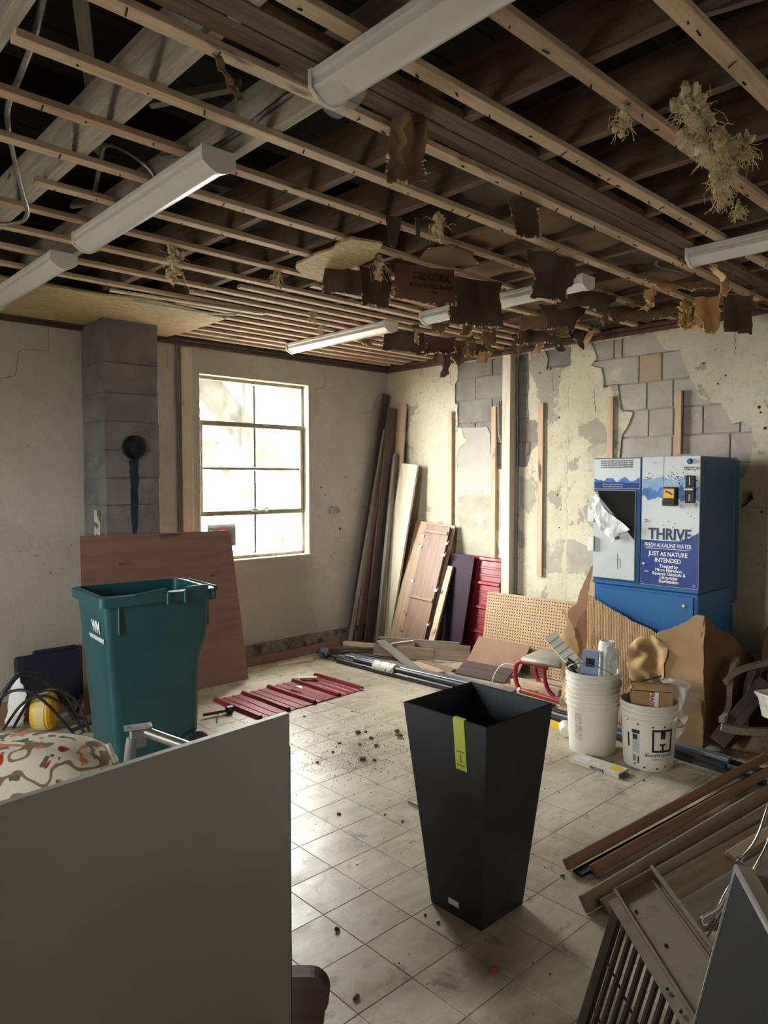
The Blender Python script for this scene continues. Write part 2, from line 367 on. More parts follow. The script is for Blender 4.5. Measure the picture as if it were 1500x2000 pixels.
def plank(name, p0, p1, w, t, face, m, parent=None, bev=0.0015, label=None, cat=None, group=None, ends=None):
    """board from p0 to p1 (centre line), width w, thickness t, broad face towards 'face'"""
    L = (V(p1)-V(p0)).length; mb = MB()
    if ends:   # ends: (width at p0, width at p1) trapezoid
        a, b = ends; mb.prism([(0, -a/2), (L, -b/2), (L, b/2), (0, a/2)], -t/2, t/2)
    else: mb.box((L/2, 0, 0), (L, w, t), bev=bev)
    o = part(name, mb, m, parent, frame(p0, p1, face))
    if cat: tag(o, label, cat, group)
    return o
def inside(p, poly):
    c = False; n = len(poly)
    for i in range(n):
        a = poly[i]; b = poly[i-1]
        if (a[1] > p[1]) != (b[1] > p[1]) and p[0] < (b[0]-a[0])*(p[1]-a[1])/(b[1]-a[1])+a[0]: c = not c
    return c
def rough_outline(poly, step, jit, seed=0, keep=None):
    out = []; n = len(poly)
    for i in range(n):
        a = V(poly[i]).to_2d() if len(poly[i]) > 2 else V((poly[i][0], poly[i][1])); b = V((poly[(i+1) % n][0], poly[(i+1) % n][1]))
        d = b-a; k = max(1, int(d.length/step)); nn = V((-d.y, d.x)); nn = nn.normalized() if nn.length > 0 else nn
        ok = keep is None or keep(a, b)
        for q in range(k):
            p = a+d*(q/k); j = 0 if not ok else jit*1.5*(noise.noise(V((p.x*9/step*.03+seed, p.y*9/step*.03, seed*2.7)))+.6*noise.noise(V((p.x*40, p.y*40, seed))))
            out.append(p+nn*j)
    return out
def sheet(mb, outline, holes=(), step=0.1, thick=0.004, bend=None, M=None, back=True):
    """flat sheet with a free outline (2D), optional holes, meshed inside and bent by bend(x,y)->z"""
    pts = [V((p[0], p[1])) for p in outline]; edges = [(i, (i+1) % len(pts)) for i in range(len(pts))]
    for h in holes:
        n = len(pts); pts += [V((p[0], p[1])) for p in h]; edges += [(n+i, n+(i+1) % len(h)) for i in range(len(h))]
    if step:
        xs = [p.x for p in pts]; ys = [p.y for p in pts]; bn = list(pts)
        y = min(ys)+step*.5; row = 0
        while y < max(ys):
            x = min(xs)+step*(.5 if row % 2 else .25)
            while x < max(xs):
                if inside((x, y), outline) and not any(inside((x, y), h) for h in holes): pts.append(V((x, y)))
                x += step
            y += step; row += 1
    r = geometry.delaunay_2d_cdt(pts, edges, [], 0, 1e-5)
    vv, ff = r[0], [f for f in r[2]]
    keep = []
    for f in ff:
        c = sum((vv[i] for i in f), V((0, 0)))/len(f)
        if inside(c, outline) and not any(inside(c, h) for h in holes): keep.append(list(f))
    z = [bend(p.x, p.y) if bend else 0.0 for p in vv]; n = len(vv)
    vs = [(p.x, p.y, q) for p, q in zip(vv, z)]; fs = list(keep)
    vs += [(p.x, p.y, q-thick) for p, q in zip(vv, z)]
    if back: fs += [[i+n for i in f[::-1]] for f in keep]
    cnt = {}
    for f in keep:
        for i in range(len(f)):
            a, b = f[i], f[(i+1) % len(f)]; cnt.setdefault((min(a, b), max(a, b)), []).append((a, b))
    for k, l in cnt.items():
        if len(l) == 1: a, b = l[0]; fs.append([b, a, a+n, b+n])
    return mb.add(vs, fs, M)
def text_mesh(name, txt, size, m, parent, M, bold=0.0, ext=0.0006, align='CENTER', sx=1.0, label=None):
    c = bpy.data.curves.new(name, 'FONT'); c.body = txt; c.size = size; c.align_x = align; c.extrude = ext; c.offset = bold; c.resolution_u = 3
    t = bpy.data.objects.new(name, c); COL.objects.link(t)
    dg = bpy.context.evaluated_depsgraph_get(); me = bpy.data.meshes.new_from_object(t.evaluated_get(dg)); bpy.data.objects.remove(t)
    me.name = name; me.materials.clear()
    if sx != 1.0:
        for v in me.vertices: v.co.x *= sx
    o = link(name, me, m, parent, M)
    if label: o['label'] = label
    return o
def arc(c, r, a0, a1, n, ax=(1, 0, 0), ay=(0, 0, 1)):
    return [V(c)+V(ax)*r*math.cos(math.radians(a0+(a1-a0)*i/n))+V(ay)*r*math.sin(math.radians(a0+(a1-a0)*i/n)) for i in range(n+1)]
def smooth_path(pts, n=6):
    pts = [V(p) for p in pts]; out = []
    for i in range(len(pts)-1):
        p0, p1, p2, p3 = pts[max(i-1, 0)], pts[i], pts[i+1], pts[min(i+2, len(pts)-1)]
        for k in range(n):
            t = k/n; out.append(.5*((2*p1)+(p2-p0)*t+(2*p0-5*p1+4*p2-p3)*t*t+(3*p1-p0-3*p2+p3)*t**3))
    return out+[pts[-1]]
RX = lambda a: Matrix.Rotation(math.radians(a), 4, 'X')
RY = lambda a: Matrix.Rotation(math.radians(a), 4, 'Y')
RZ = lambda a: Matrix.Rotation(math.radians(a), 4, 'Z')
T = lambda *p: Matrix.Translation(V(p))

# ================================================================== SETTING
# ---- floor with its tiles
TS = 0.2286
floor = struct(part('floor', MB().box(((XL+XR)/2, (YF+YW)/2, -0.055), (XR-XL+.5, YW-YF+.5, 0.1)), M_floorbase))
floor['label'] = 'worn beige vinyl tile floor with dark joints and dirt'
tm = MB(); h = TS/2-0.0009
tm.add([(-h, -h, -0.006), (h, -h, -0.006), (h, h, -0.006), (-h, h, -0.006), (-h, -h, -0.0012), (h, -h, -0.0012), (h, h, -0.0012), (-h, h, -0.0012),
        (-h+.0012, -h+.0012, 0), (h-.0012, -h+.0012, 0), (h-.0012, h-.0012, 0), (-h+.0012, h-.0012, 0)],
       [(0, 1, 5, 4), (1, 2, 6, 5), (2, 3, 7, 6), (3, 0, 4, 7), (4, 5, 9, 8), (5, 6, 10, 9), (6, 7, 11, 10), (7, 4, 8, 11), (8, 9, 10, 11)])
tile_me = tm.mesh('tile'); tile_me.materials.append(M_tile)
cells = []
for i in range(-16, 16):
    for j in range(-18, 15):
        x = 1.819+(i+.5)*TS; y = 2.251+(j+.5)*TS
        if XL-.1 < x < XR+.05 and YF-.1 < y < YW+.05:
            d = fwd.dot(V((x, y, -1.5935)))
            sx = rgt.dot(V((x, y, 0)))/d*1401.7+750 if d > .3 else 1e6; sy = 1000+dwn.dot(V((x, y, -1.5935)))/d*1401.7 if d > .3 else 1e6
            vis = -60 < sx < 1560 and 1150 < sy < 2080 and not (sx < 540 and sy > 1500)
            cells.append((0 if vis else 1, d if vis else 99, x, y))
cells.sort()
rest = MB()
for k, (a, d, x, y) in enumerate(cells):
    tilt = Matrix.Rotation(rnd.uniform(-.0012, .0012), 4, 'X') @ Matrix.Rotation(rnd.uniform(-.0012, .0012), 4, 'Y')
    Mx = T(x, y, rnd.uniform(-.0004, .0002)) @ tilt
    if k < 300 and a == 0: link('tile', tile_me, None, floor, Mx)
    else: rest.add(tm.v, tm.f, Mx)
o = part('tile_field', rest, M_tile, floor); o['kind'] = 'stuff'

# ---- window wall (back)
WX0, WX1, WZ0, WZ1 = 2.937, 4.062, 0.893, 2.470
WT = 0.22
wb = MB()
for x0, x1, z0, z1 in ((XL-.2, WX0, 0, 3.4), (WX1, XR+.25, 0, 3.4), (WX0, WX1, 0, WZ0), (WX0, WX1, WZ1, 3.4)):
    wb.box(((x0+x1)/2, YW+WT/2, (z0+z1)/2-.0), (x1-x0, WT, z1-z0))
wall_back = struct(part('wall_back', wb, M_plL)); wall_back['label'] = 'grey beige plastered window wall with hairline cracks'
rv = MB()
for c, d in (((WX0+.004, YW+.1, (WZ0+WZ1)/2), (.008, .2, WZ1-WZ0)), ((WX1-.004, YW+.1, (WZ0+WZ1)/2), (.008, .2, WZ1-WZ0)), (((WX0+WX1)/2, YW+.1, WZ1-.004), (WX1-WX0, .2, .008)), (((WX0+WX1)/2, YW+.095, WZ0+.006), (WX1-WX0, .21, .012))):
    rv.box(c, d, bev=.002)
part('reveal', rv, M_reveal, wall_back)
def crack(pts, parent, plane, w=0.004):
    o2 = [V((p[0], p[1])) for p in pts]; path = []
    for a, b in zip(o2, o2[1:]):
        n = max(2, int((b-a).length/.015))
        path += [a+(b-a)*(i/n)+V((rnd.uniform(-1, 1), rnd.uniform(-1, 1)))*.0035 for i in range(n)]
    mb = MB(); q = []
    for i, p in enumerate(path):
        ww = w*rnd.uniform(.35, 1.0); t = (path[min(i+1, len(path)-1)]-path[max(i-1, 0)]); nn = V((-t.y, t.x)).normalized()*ww/2; q.append((p+nn, p-nn))
    f3 = (lambda p: (p.x, YW-.0008, p.y)) if plane == 'Y' else (lambda p: (XR-.0008, p.x, p.y))
    vs = [f3(p) for ab in q for p in ab]; mb.add(vs, [[2*i, 2*i+1, 2*i+3, 2*i+2] for i in range(len(q)-1)])
    part('crack', mb, M_crack, parent)
for pts in ([(1.773, 2.666), (1.769, 2.504), (1.60, 2.495), (1.568, 2.47), (1.548, 2.31), (1.40, 2.27)], [(4.254, 2.62), (4.253, 2.471), (4.101, 2.425)], [(4.93, 2.46), (4.908, 2.40), (4.859, 2.269), (4.62, 2.24)], [(2.66, 2.63), (2.665, 2.48), (2.70, 2.46)], [(4.75, 1.2), (4.72, 1.05)]):
    crack(pts, wall_back, 'Y')
for (x, z, r) in ((4.50, 1.62, .008), (4.20, 1.52, .009), (4.25, 1.45, .007), (4.62, 1.50, .006), (4.43, 1.12, .014), (4.32, 0.86, .006), (4.16, 1.75, .005), (4.74, 1.33, .008), (1.62, 1.83, .004), (1.75, .93, .006), (1.66, 1.06, .005), (1.55, 1.1, .004), (1.9, 1.12, .004)):
    part('nail_hole', MB().lathe([(r*.2, 0), (r, .0006), (r*.6, .0012), (.0001, .0012)], 9, T(x, YW, z) @ RX(90)), M_crack, wall_back)
# wiring stub, board and cable on the window wall
ot = tag(part('wire_hook_plate', MB().box((4.328, YW-.008, 1.30), (.055, .012, .06), bev=.003).tube(arc((4.39, YW-.012, 1.30), .022, -120, 200, 12), .004, 6), M_conduit), 'small metal plate with a wire loop on the window wall', 'plate')
plank('window_side_board', (2.817, YW-.014, 0.0), (2.817, YW-.014, 2.655), .095, .026, (0, -1, 0), M_palew, cat='board', label='pale vertical board nailed to the wall beside the window')
cb = MB()
for dx in (0, .016): cb.tube(smooth_path([(2.741+dx, YW-.012, 2.668), (2.734+dx, YW-.012, 2.3), (2.743+dx, YW-.012, 1.9), (2.738+dx, YW-.012, 1.3), (2.741+dx, YW-.012, .25)], 8), .006, 6)
tag(part('wall_cable', cb, M_cable), 'pair of grey cables running down beside the pale window board', 'cable')
# ---- baseboard and trims
struct(part('baseboard_back', MB().box(((2.87+XR)/2, YW-.008, .075), (XR-2.87, .014, .15), bev=.003), mat('dirty_base_paint', S(120, 112, 100), S(150, 142, 128), .9, scale=14, dirt=S(66, 58, 48), dlo=.5, dhi=.62, dscale=11)))
struct(part('trim_1', MB().box(((XL+XR)/2, YW-.018, ZT+.012), (XR-XL, .034, .026), bev=.004).box(((XL+XR)/2, YW-.03, ZT+.04), (XR-XL, .058, .03), bev=.006), M_browntrim))
struct(part('trim_2', MB().box((XR-.018, (YF+YW)/2-.02, ZT+.014), (.034, YW-YF-.04, .03), bev=.004).box((XR-.03, (YF+YW)/2-.03, ZT+.045), (.058, YW-YF-.08, .03), bev=.006), M_redtrim))

# ---- the window
WY = 5.44
win = struct(bpy.data.objects.new('window_1', None)); COL.objects.link(win); win.location = (0, 0, 0); win['label'] = 'steel framed window with eight dusty panes'
fr = MB(); a0, a1, b0, b1 = WX0+.012, WX1-.012, WZ0+.014, WZ1-.012
for c, d in (((a0+.012, WY, (b0+b1)/2), (.026, .04, b1-b0)), ((a1-.012, WY, (b0+b1)/2), (.026, .04, b1-b0)), (((a0+a1)/2, WY, b0+.012), (a1-a0, .04, .026)), (((a0+a1)/2, WY, b1-.012), (a1-a0, .04, .026))):
    fr.box(c, d, bev=.004)
part('frame', fr, M_sash, win)
zs = [b0+.02, 1.307, 1.690, 2.070, b1-.02]; xm = 3.517
vs_ = MB()
for z in (1.307, 2.070): part('sash_rail', MB().box(((a0+a1)/2, WY-.012, z), (a1-a0-.02, .05, .044), bev=.006), M_sash, win)
for x in (a0+.036, a1-.036): part('sash_stile', MB().box((x, WY-.012, 1.69), (.03, .05, .73), bev=.006), M_sash, win)
part('muntin', MB().box(((a0+a1)/2, WY-.004, 1.690), (a1-a0-.06, .03, .022), bev=.003), M_sash, win)
for i in range(4): part('muntin', MB().box((xm, WY-.004, (zs[i]+zs[i+1])/2), (.024, .03, zs[i+1]-zs[i]-.03), bev=.003), M_sash, win)
for i in range(4):
    for x0, x1 in ((a0+.02, xm), (xm, a1-.02)):
        part('pane', MB().box(((x0+x1)/2, WY+.004, (zs[i]+zs[i+1])/2), (x1-x0-.012, .003, zs[i+1]-zs[i]-.012)), M_glass, win)
part('latch', MB().box((xm-.02, WY-.045, 1.327), (.05, .02, .03), bev=.004).tube(smooth_path([(xm-.06, WY-.05, 1.34), (xm-.03, WY-.055, 1.325), (xm+.06, WY-.055, 1.327), (xm+.10, WY-.05, 1.345), (xm+.115, WY-.05, 1.325), (xm+.09, WY-.05, 1.31)], 5), .006, 6), M_sash, win)
# red spray paint on the glass, sign stuck on the outside
sp = MB(); sheet(sp, rough_outline([(3.21, .942), (3.49, .942), (3.488, .99), (3.45, 1.02), (3.40, .975), (3.30, .985), (3.21, .968)], .02, .004, 3), step=0, thick=.0006, M=T(0, WY+.0018, 0) @ RX(90))
sheet(sp, rough_outline([(3.545, .942), (3.74, .942), (3.70, .958), (3.62, .985), (3.56, .970)], .02, .004, 5), step=0, thick=.0006, M=T(0, WY+.0018, 0) @ RX(90))
tag(part('spray_paint_mark', sp, M_redspray), 'red spray paint mark along the bottom window panes', 'paint mark')
sg = thing('window_sign', 'grey backed warning sign with orange letters on the lower window pane', 'sign', (3.195, WY+.009, 1.115))
part('sign_plate', MB().box((0, 0, 0), (.275, .003, .195), bev=.0012), M_signb, sg)
MIR = Matrix.Diagonal((-1, 1, 1, 1))
text_mesh('lettering', 'NO', .075, M_orange, sg, T(.0, -.0022, .028) @ RX(90) @ MIR, .002, sx=.75)
text_mesh('lettering', 'TRESPASSING', .06, M_orange, sg, T(.0, -.0022, -.062) @ RX(90) @ MIR, .0015, sx=.62)
# outdoors: ground and timber stair passing the window
struct(part('ground_outside', MB().box((2, 2, -.35), (44, 44, .3)), M_outground))
st = thing('outdoor_stair', 'weathered timber stair climbing past the window outside', 'stair', (0, 0, 0))
for y in (6.15, 7.05):
    plank('stringer', (2.2, y, 3.75), (6.0, y, -.1), .30, .06, (0, -1, 0), M_outwood, st)
for k in range(14):
    t = k/13; part('tread', MB().box((2.35+3.5*t+.02, 6.6, 3.68-3.6*t), (.27, .86, .035)), M_outwood, st)
part('post', MB().box((3.83, 6.10, 2.95), (.03, .03, 2.2), bev=.004), M_outwood, st)
part('post', MB().box((2.72, 7.3, 1.3), (.14, .14, 3.2), bev=.006), M_outwood, st)
plank('handrail', (2.0, 6.06, 4.9), (6.0, 6.06, .85), .12, .04, (0, -1, 0), M_outwood, st)

struct(part('shade_eave', MB().box((3.0, YW+WT+.215, 2.95), (9.0, .43, .10)), M_deck))  # unseen eave, added to keep sky light off the outdoor stair
# ---- right wall: masonry core, blocks where bare, plaster over it
wall_right = struct(part('wall_right', MB().box((XR+.02+.12, (YF+YW)/2, 1.7), (.24, YW-YF+.4, 3.4)), M_mortar)); wall_right['label'] = 'block wall with peeling cream plaster'
E1 = [(4.408, 2.66), (4.407, 2.515), (4.439, 2.478), (4.435, 2.3), (4.403, 2.283), (4.405, 2.081), (4.357, 2.064), (4.328, 1.99), (4.281, 1.956), (4.342, 1.915), (4.399, 1.863), (4.413, 1.783), (4.403, 1.71), (4.275, 1.698), (4.2, 1.658), (4.118, 1.657), (4.012, 1.705), (3.907, 1.683), (3.835, 1.71), (3.739, 1.705), (3.625, 1.703), (3.578, 1.832), (3.5, 1.901), (3.525, 2.001), (3.513, 2.066), (3.541, 2.094), (3.605, 2.097), (3.614, 2.197), (3.623, 2.304), (3.604, 2.381), (3.613, 2.494), (3.615, 2.66)]
E2 = [(3.462, 2.66), (3.427, 2.59), (3.442, 2.498), (3.269, 2.498), (3.211, 2.51), (3.206, 2.66)]
E3 = [(3.03, 2.66), (2.992, 2.582), (2.977, 2.538), (3.028, 2.489), (2.993, 2.473), (2.936, 2.457), (2.917, 2.35), (2.917, 2.301), (2.883, 2.298), (2.864, 2.32), (2.798, 2.311), (2.787, 2.254), (2.773, 2.134), (2.756, 2.115), (2.692, 2.11), (2.673, 2.094), (2.703, 2.011), (2.76, 1.928), (2.762, 1.865), (2.777, 1.767), (2.76, 1.62), (2.40, 1.56), (2.1, 1.57), (1.95, 1.55), (1.876, 1.606), (1.831, 1.704), (1.819, 1.796), (1.815, 1.881), (1.825, 1.967), (1.884, 1.983), (1.944, 1.968), (1.994, 2.046), (2.026, 2.111), (2.088, 2.122), (2.152, 2.162), (2.187, 2.175), (2.192, 2.227), (2.232, 2.288), (2.259, 2.356), (2.294, 2.438), (2.315, 2.512), (2.423, 2.526), (2.458, 2.557), (2.505, 2.66)]
E4 = [(1.884, 1.52), (1.856, 1.52), (1.832, 1.54), (1.813, 1.508), (1.807, 1.462), (1.83, 1.436), (1.882, 1.395)]
holes = [rough_outline(e, .018, .004, i+1) for i, e in enumerate((E1, E2, E3, E4))]
# 2D (y,z) -> world: local x = Y, local y = Z, local z = -X
MW = Matrix(((0, 0, -1, XR), (1, 0, 0, 0), (0, 1, 0, 0), (0, 0, 0, 1)))
pl = MB(); sheet(pl, [(YF, 0), (YW, 0), (YW, 2.70), (YF, 2.70)], holes, step=0, thick=.018, M=MW, back=False)
part('plaster_layer', pl, M_plR, wall_right)
PA = [(4.40, 2.075), (4.328, 1.99), (4.281, 1.956), (4.342, 1.915), (4.399, 1.863), (4.413, 1.783), (4.41, 1.70), (4.275, 1.69), (4.2, 1.65), (4.118, 1.65), (4.0, 1.70), (4.02, 1.9), (4.03, 2.0), (4.06, 2.06)]
pc = MB(); sheet(pc, rough_outline(PA, .03, .004, 9), step=0, thick=.008, M=MW @ T(0, 0, -.003)); part('cement_patch', pc, mat('cement_skim', S(160, 154, 146), S(174, 168, 158), .9, scale=3, bmp=.2, bscale=50), wall_right)
PB = [(3.98, 2.24), (3.80, 2.24), (3.80, 1.93), (3.97, 1.92)]
pc = MB(); sheet(pc, rough_outline(PB, .03, .006, 12), step=0, thick=.006, M=MW @ T(0, 0, -.005)); part('plaster_patch', pc, M_plL, wall_right)
for i, pg_ in enumerate(([(4.44, 1.42), (4.30, 1.46), (4.12, 1.50), (4.02, 1.40), (3.86, 1.42), (3.84, 1.18), (3.98, 1.12), (3.90, .95), (4.05, .82), (4.30, .86), (4.44, .95), (4.38, 1.15)], [(3.45, 1.08), (3.28, 1.12), (3.0, 1.06), (2.92, .92), (3.1, .84), (3.40, .82), (3.52, .95)], [(3.70, 1.62), (3.58, 1.60), (3.52, 1.42), (3.60, 1.30), (3.69, 1.36)], [(2.72, 1.72), (2.64, 1.5), (2.70, 1.3), (2.9, 1.36), (2.94, 1.6)])):
    pc = MB(); sheet(pc, rough_outline(pg_, .02, .012, 61+i), step=0, thick=.0012, M=MW @ T(0, 0, .0010)); part('bare_undercoat', pc, M_under, wall_right)
courses = {1.504: [3.2, 2.77, 2.366, 1.96, 1.6], 1.707: [4.6, 4.2, 4.0, 3.6, 3.2, 2.77, 2.367, 1.962, 1.6], 1.91: [4.6, 4.2, 3.8, 3.4, 2.95, 2.548, 2.36, 2.149, 1.90, 1.6], 2.112: [4.805, 4.405, 4.005, 3.6, 3.2, 2.96, 2.565, 2.366, 1.96], 2.315: [4.6, 4.2, 3.8, 3.4, 3.03, 2.63, 2.452, 2.05], 2.517: [4.41, 4.005, 3.6, 3.2, 2.834, 2.766, 2.36]}
allE = [E1, E2, E3, E4]
for z0, js in courses.items():
    for a, b in zip(js, js[1:]):
        c = ((a+b)/2, z0+.1); pad = [(a, z0), (b, z0), (a, z0+.2), (b, z0+.2), c, ((3*a+b)/4, z0+.1), ((a+3*b)/4, z0+.1), (c[0], z0+.02), (c[0], z0+.18)]
        if not any(inside(p, e) for p in pad for e in allE): continue
        zt = min(z0+.203, 2.70); dk = a > 3.3
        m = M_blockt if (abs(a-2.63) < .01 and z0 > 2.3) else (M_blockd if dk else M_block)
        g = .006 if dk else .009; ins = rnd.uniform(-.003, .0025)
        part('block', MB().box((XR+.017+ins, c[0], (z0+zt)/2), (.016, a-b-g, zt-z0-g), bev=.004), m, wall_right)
for pts in ([(1.95, 2.64), (1.94, 2.45), (1.93, 2.41)], [(1.75, 2.12), (1.7, 2.0), (1.66, 1.96)], [(3.38, 2.47), (3.37, 2.3)], [(3.0, 2.3), (2.98, 2.1)], [(4.93, 2.35), (4.90, 2.28)], [(4.5, 2.62), (4.49, 2.5), (4.47, 2.45)], [(1.82, 1.41), (1.62, 1.40)], [(4.3, 1.5), (4.28, 1.4), (4.2, 1.36)]):
    crack(pts, wall_right, 'X', .005)
for (y, z, r) in ((1.78, 2.07, .011), (1.77, 2.035, .008), (1.74, 1.93, .011), (2.05, 2.25, .008), (3.50, 2.48, .009), (3.40, 2.5, .008), (3.31, 2.43, .007), (3.32, 1.47, .008), (3.31, 2.1, .009), (3.25, 1.9, .01), (2.0, 2.30, .007), (1.82, 1.47, .016), (1.75, 1.38, .009), (4.88, 2.44, .007), (4.72, 2.58, .005), (3.62, 1.81, .006), (3.29, 1.35, .007), (3.3, 1.2, .006), (2.15, 2.4, .008)):
    part('nail_hole', MB().lathe([(r*.2, 0), (r, .0006), (r*.6, .0012), (.0001, .0012)], 9, T(XR, y, z) @ RY(-90)), M_crack, wall_right)
# green stained seam running down the plaster
sm = MB()
for i, (y0, y1, z0, z1) in enumerate(((3.222, 3.285, 2.14, 2.49), (3.225, 3.262, 1.84, 2.05), (3.228, 3.265, 1.55, 1.80), (3.226, 3.262, 1.18, 1.50), (3.222, 3.268, .80, 1.12), (3.228, 3.262, .52, .74))):
    sheet(sm, rough_outline([(y0, z0), (y1, z0+.02), (y1-.006, z1), (y0+.004, z1-.02)], .02, .010, 21+i), step=0, thick=.001, M=MW @ T(0, 0, .0012))
part('stain_seam', sm, mat('stain_green', S(176, 174, 152), S(190, 184, 156), .9, scale=12, dirt=S(132, 92, 62), dlo=.58, dhi=.66, dscale=7, kind='World'), wall_right)
# pieces fixed to the right wall
WS = [((4.472, 2.225), .62, .030), ((3.965, 2.235), .70, .026), ((3.475, 2.228), .783, .024), ((2.845, 2.226), 1.0, .022), ((2.314, 2.224), 1.775, .024)]
lab = ['beside the lone leaning boards', 'over the red metal panel', 'hanging free beside the stained seam', 'above the printed side of the blue machine', 'short, above the coin slot of the blue machine']
lab = ['narrow pine furring strip on the right wall behind the leaning boards', 'narrow pine furring strip on the right wall above the red panel', 'narrow pine furring strip left of the green stained wall seam, bare lower end', 'narrow pine furring strip on the wall rising behind the blue machine, left one', 'short pine furring strip ending right above the blue machine top']
lab[3] = 'narrow pine furring strip beside the torn plaster edge, behind the blue machine'
for ((y, zt), zb, d), lb in zip(WS, lab):
    plank('wall_furring_strip', (XR-d/2-.001, y, zb), (XR-d/2-.001, y, zt), .048, d, (-1, 0, 0), M_wstrip, cat='furring strip', label=lb, group='furring strips on the right wall')
plank('wall_stud', (XR-.046, 3.779, 0), (XR-.046, 3.779, 2.655), .084, .09, (-1, 0, 0), M_palew, cat='stud', label='pale full height stud standing against the right wall')
tag(part('stud_cable', MB().tube(smooth_path([(XR-.074, 3.60, 2.745), (XR-.072, 3.64, 2.69), (XR-.060, 3.68, 2.645), (XR-.020, 3.705, 2.58), (XR-.012, 3.722, 2.5), (XR-.012, 3.715, 1.8), (XR-.012, 3.72, 1.0), (XR-.012, 3.72, .3)], 8), .007, 6), M_cable), 'grey cable running down beside the pale stud', 'cable')
tag(part('wall_conduit', MB().tube([(XR-.012, 3.92, 2.28), (XR-.012, 3.915, 2.0), (XR-.012, 3.885, 1.93)], .011, 8), M_conduit), 'short bent grey pipe on the bare blocks beside the stud', 'pipe')

# ---- side and front walls behind the camera
wl_ = MB()
for y0, y1, z0, z1 in ((YF-.2, 2.80, 0, 3.4), (3.30, YW+.2, 0, 3.4), (2.80, 3.30, 0, .95), (2.80, 3.30, 2.05, 3.4)): wl_.box((XL-.1, (y0+y1)/2, (z0+z1)/2), (.2, y1-y0, z1-z0))
struct(part('wall_left', wl_, M_plB))
w2 = struct(bpy.data.objects.new('fill_window', None)); COL.objects.link(w2); w2['label'] = 'small unseen side window added in the left wall for fill light'  # added opening out of view, lets in sky light to lift the shadow side
part('frame', MB().box((XL-.1, 2.815, 1.5), (.04, .03, 1.1)).box((XL-.1, 3.285, 1.5), (.04, .03, 1.1)).box((XL-.1, 3.05, .965), (.04, .5, .03)).box((XL-.1, 3.05, 2.035), (.04, .5, .03)).box((XL-.1, 3.05, 1.5), (.03, .5, .02)), M_sash, w2)
for z in (1.235, 1.765): part('pane', MB().box((XL-.095, 3.05, z), (.003, .46, .50)), M_glass, w2)
wf = MB().box(((XL+XR)/2, YF-.1, 1.7), (XR-XL+.45, .2, 3.4))
struct(part('wall_front', wf, M_plB))

# ---- chimney
ch = struct(part('wall_chimney', MB().box((2.1935, 5.17, 1.36), (.37, .335, 2.72)), M_mortar)); ch['label'] = 'grey block chimney with a sooty flue hole'
cz = [0, .2, .4, .6, .8, 1.0, 1.2, 1.418, 1.608, 1.80, 2.005, 2.20, 2.41, 2.716]
for i, (a, b) in enumerate(zip(cz, cz[1:])):
    mb = MB(); hole = (1.608 <= a < 1.81)
    if a == 1.608 or a == 1.80:
        # front face pierced by the flue: build as a sheet with a notch
        r = .086; zc_ = 1.823; ol = [(1.9955, a+.0015)]
        if a < 1.8:
            arcp = [(2.2+r*math.cos(t), zc_+r*math.sin(t)) for t in [math.pi+math.asin(.025/r)+(math.pi-2*math.asin(.025/r))*k/14 for k in range(15)]]
            arcp = [(2.2-math.sqrt(r*r-.0245**2), b-.0015)]+arcp[1:-1]+[(2.2+math.sqrt(r*r-.0245**2), b-.0015)]
            ol = [(1.9955, a+.0015), (2.3915, a+.0015), (2.3915, b-.0015)]+arcp[::-1]+[(1.9955, b-.0015)]
        else:
            s0 = math.sqrt(r*r-.0215**2); t0 = math.pi+math.asin(.0215/r)
            arcp = [(2.2+r*math.cos(t0-(math.pi+2*math.asin(.0215/r))*k/18), zc_+r*math.sin(t0-(math.pi+2*math.asin(.0215/r))*k/18)) for k in range(19)]
            ol = [(1.9955, a+.0015)]+[(x, max(z, a+.0015)) for x, z in arcp]+[(2.3915, a+.0015), (2.3915, b-.0015), (1.9955, b-.0015)]
        sheet(mb, ol, step=0, thick=.03, M=T(0, 4.946, 0) @ RX(90)); 
        for x in (2.0105, 2.3765): mb.box((x, 5.155, (a+b)/2), (.03, .36, b-a-.003))
    else: mb.box((2.1935, 5.1465, (a+b)/2), (.396, .401, b-a-.003), bev=.003)
    part('block', mb, M_chim, ch)
ch_core = ch.data
part('flue', MB().lathe([(.086, 0), (.086, .02), (.082, .03), (.078, .0), (.078, -.018), (.0001, -.018)][::-1], 24, T(2.2, 4.958, 1.823) @ RX(90)), M_soot, ch)
ss = MB(); sheet(ss, rough_outline([(2.165, 1.74), (2.235, 1.74), (2.23, 1.5), (2.215, 1.2), (2.21, .8), (2.19, .8), (2.185, 1.2), (2.17, 1.5)], .03, .008, 31), step=0, thick=.0008, M=T(0, 4.945, 0) @ RX(90))
part('soot_streak', ss, M_soot, ch)
part('rust_plate', MB().box((1.992, 5.1, 1.28), (.006, .1, .2), bev=.002), mat('flaking_white', S(190, 182, 170), S(96, 84, 74), .8, scale=16, lo=.45, hi=.55), ch)

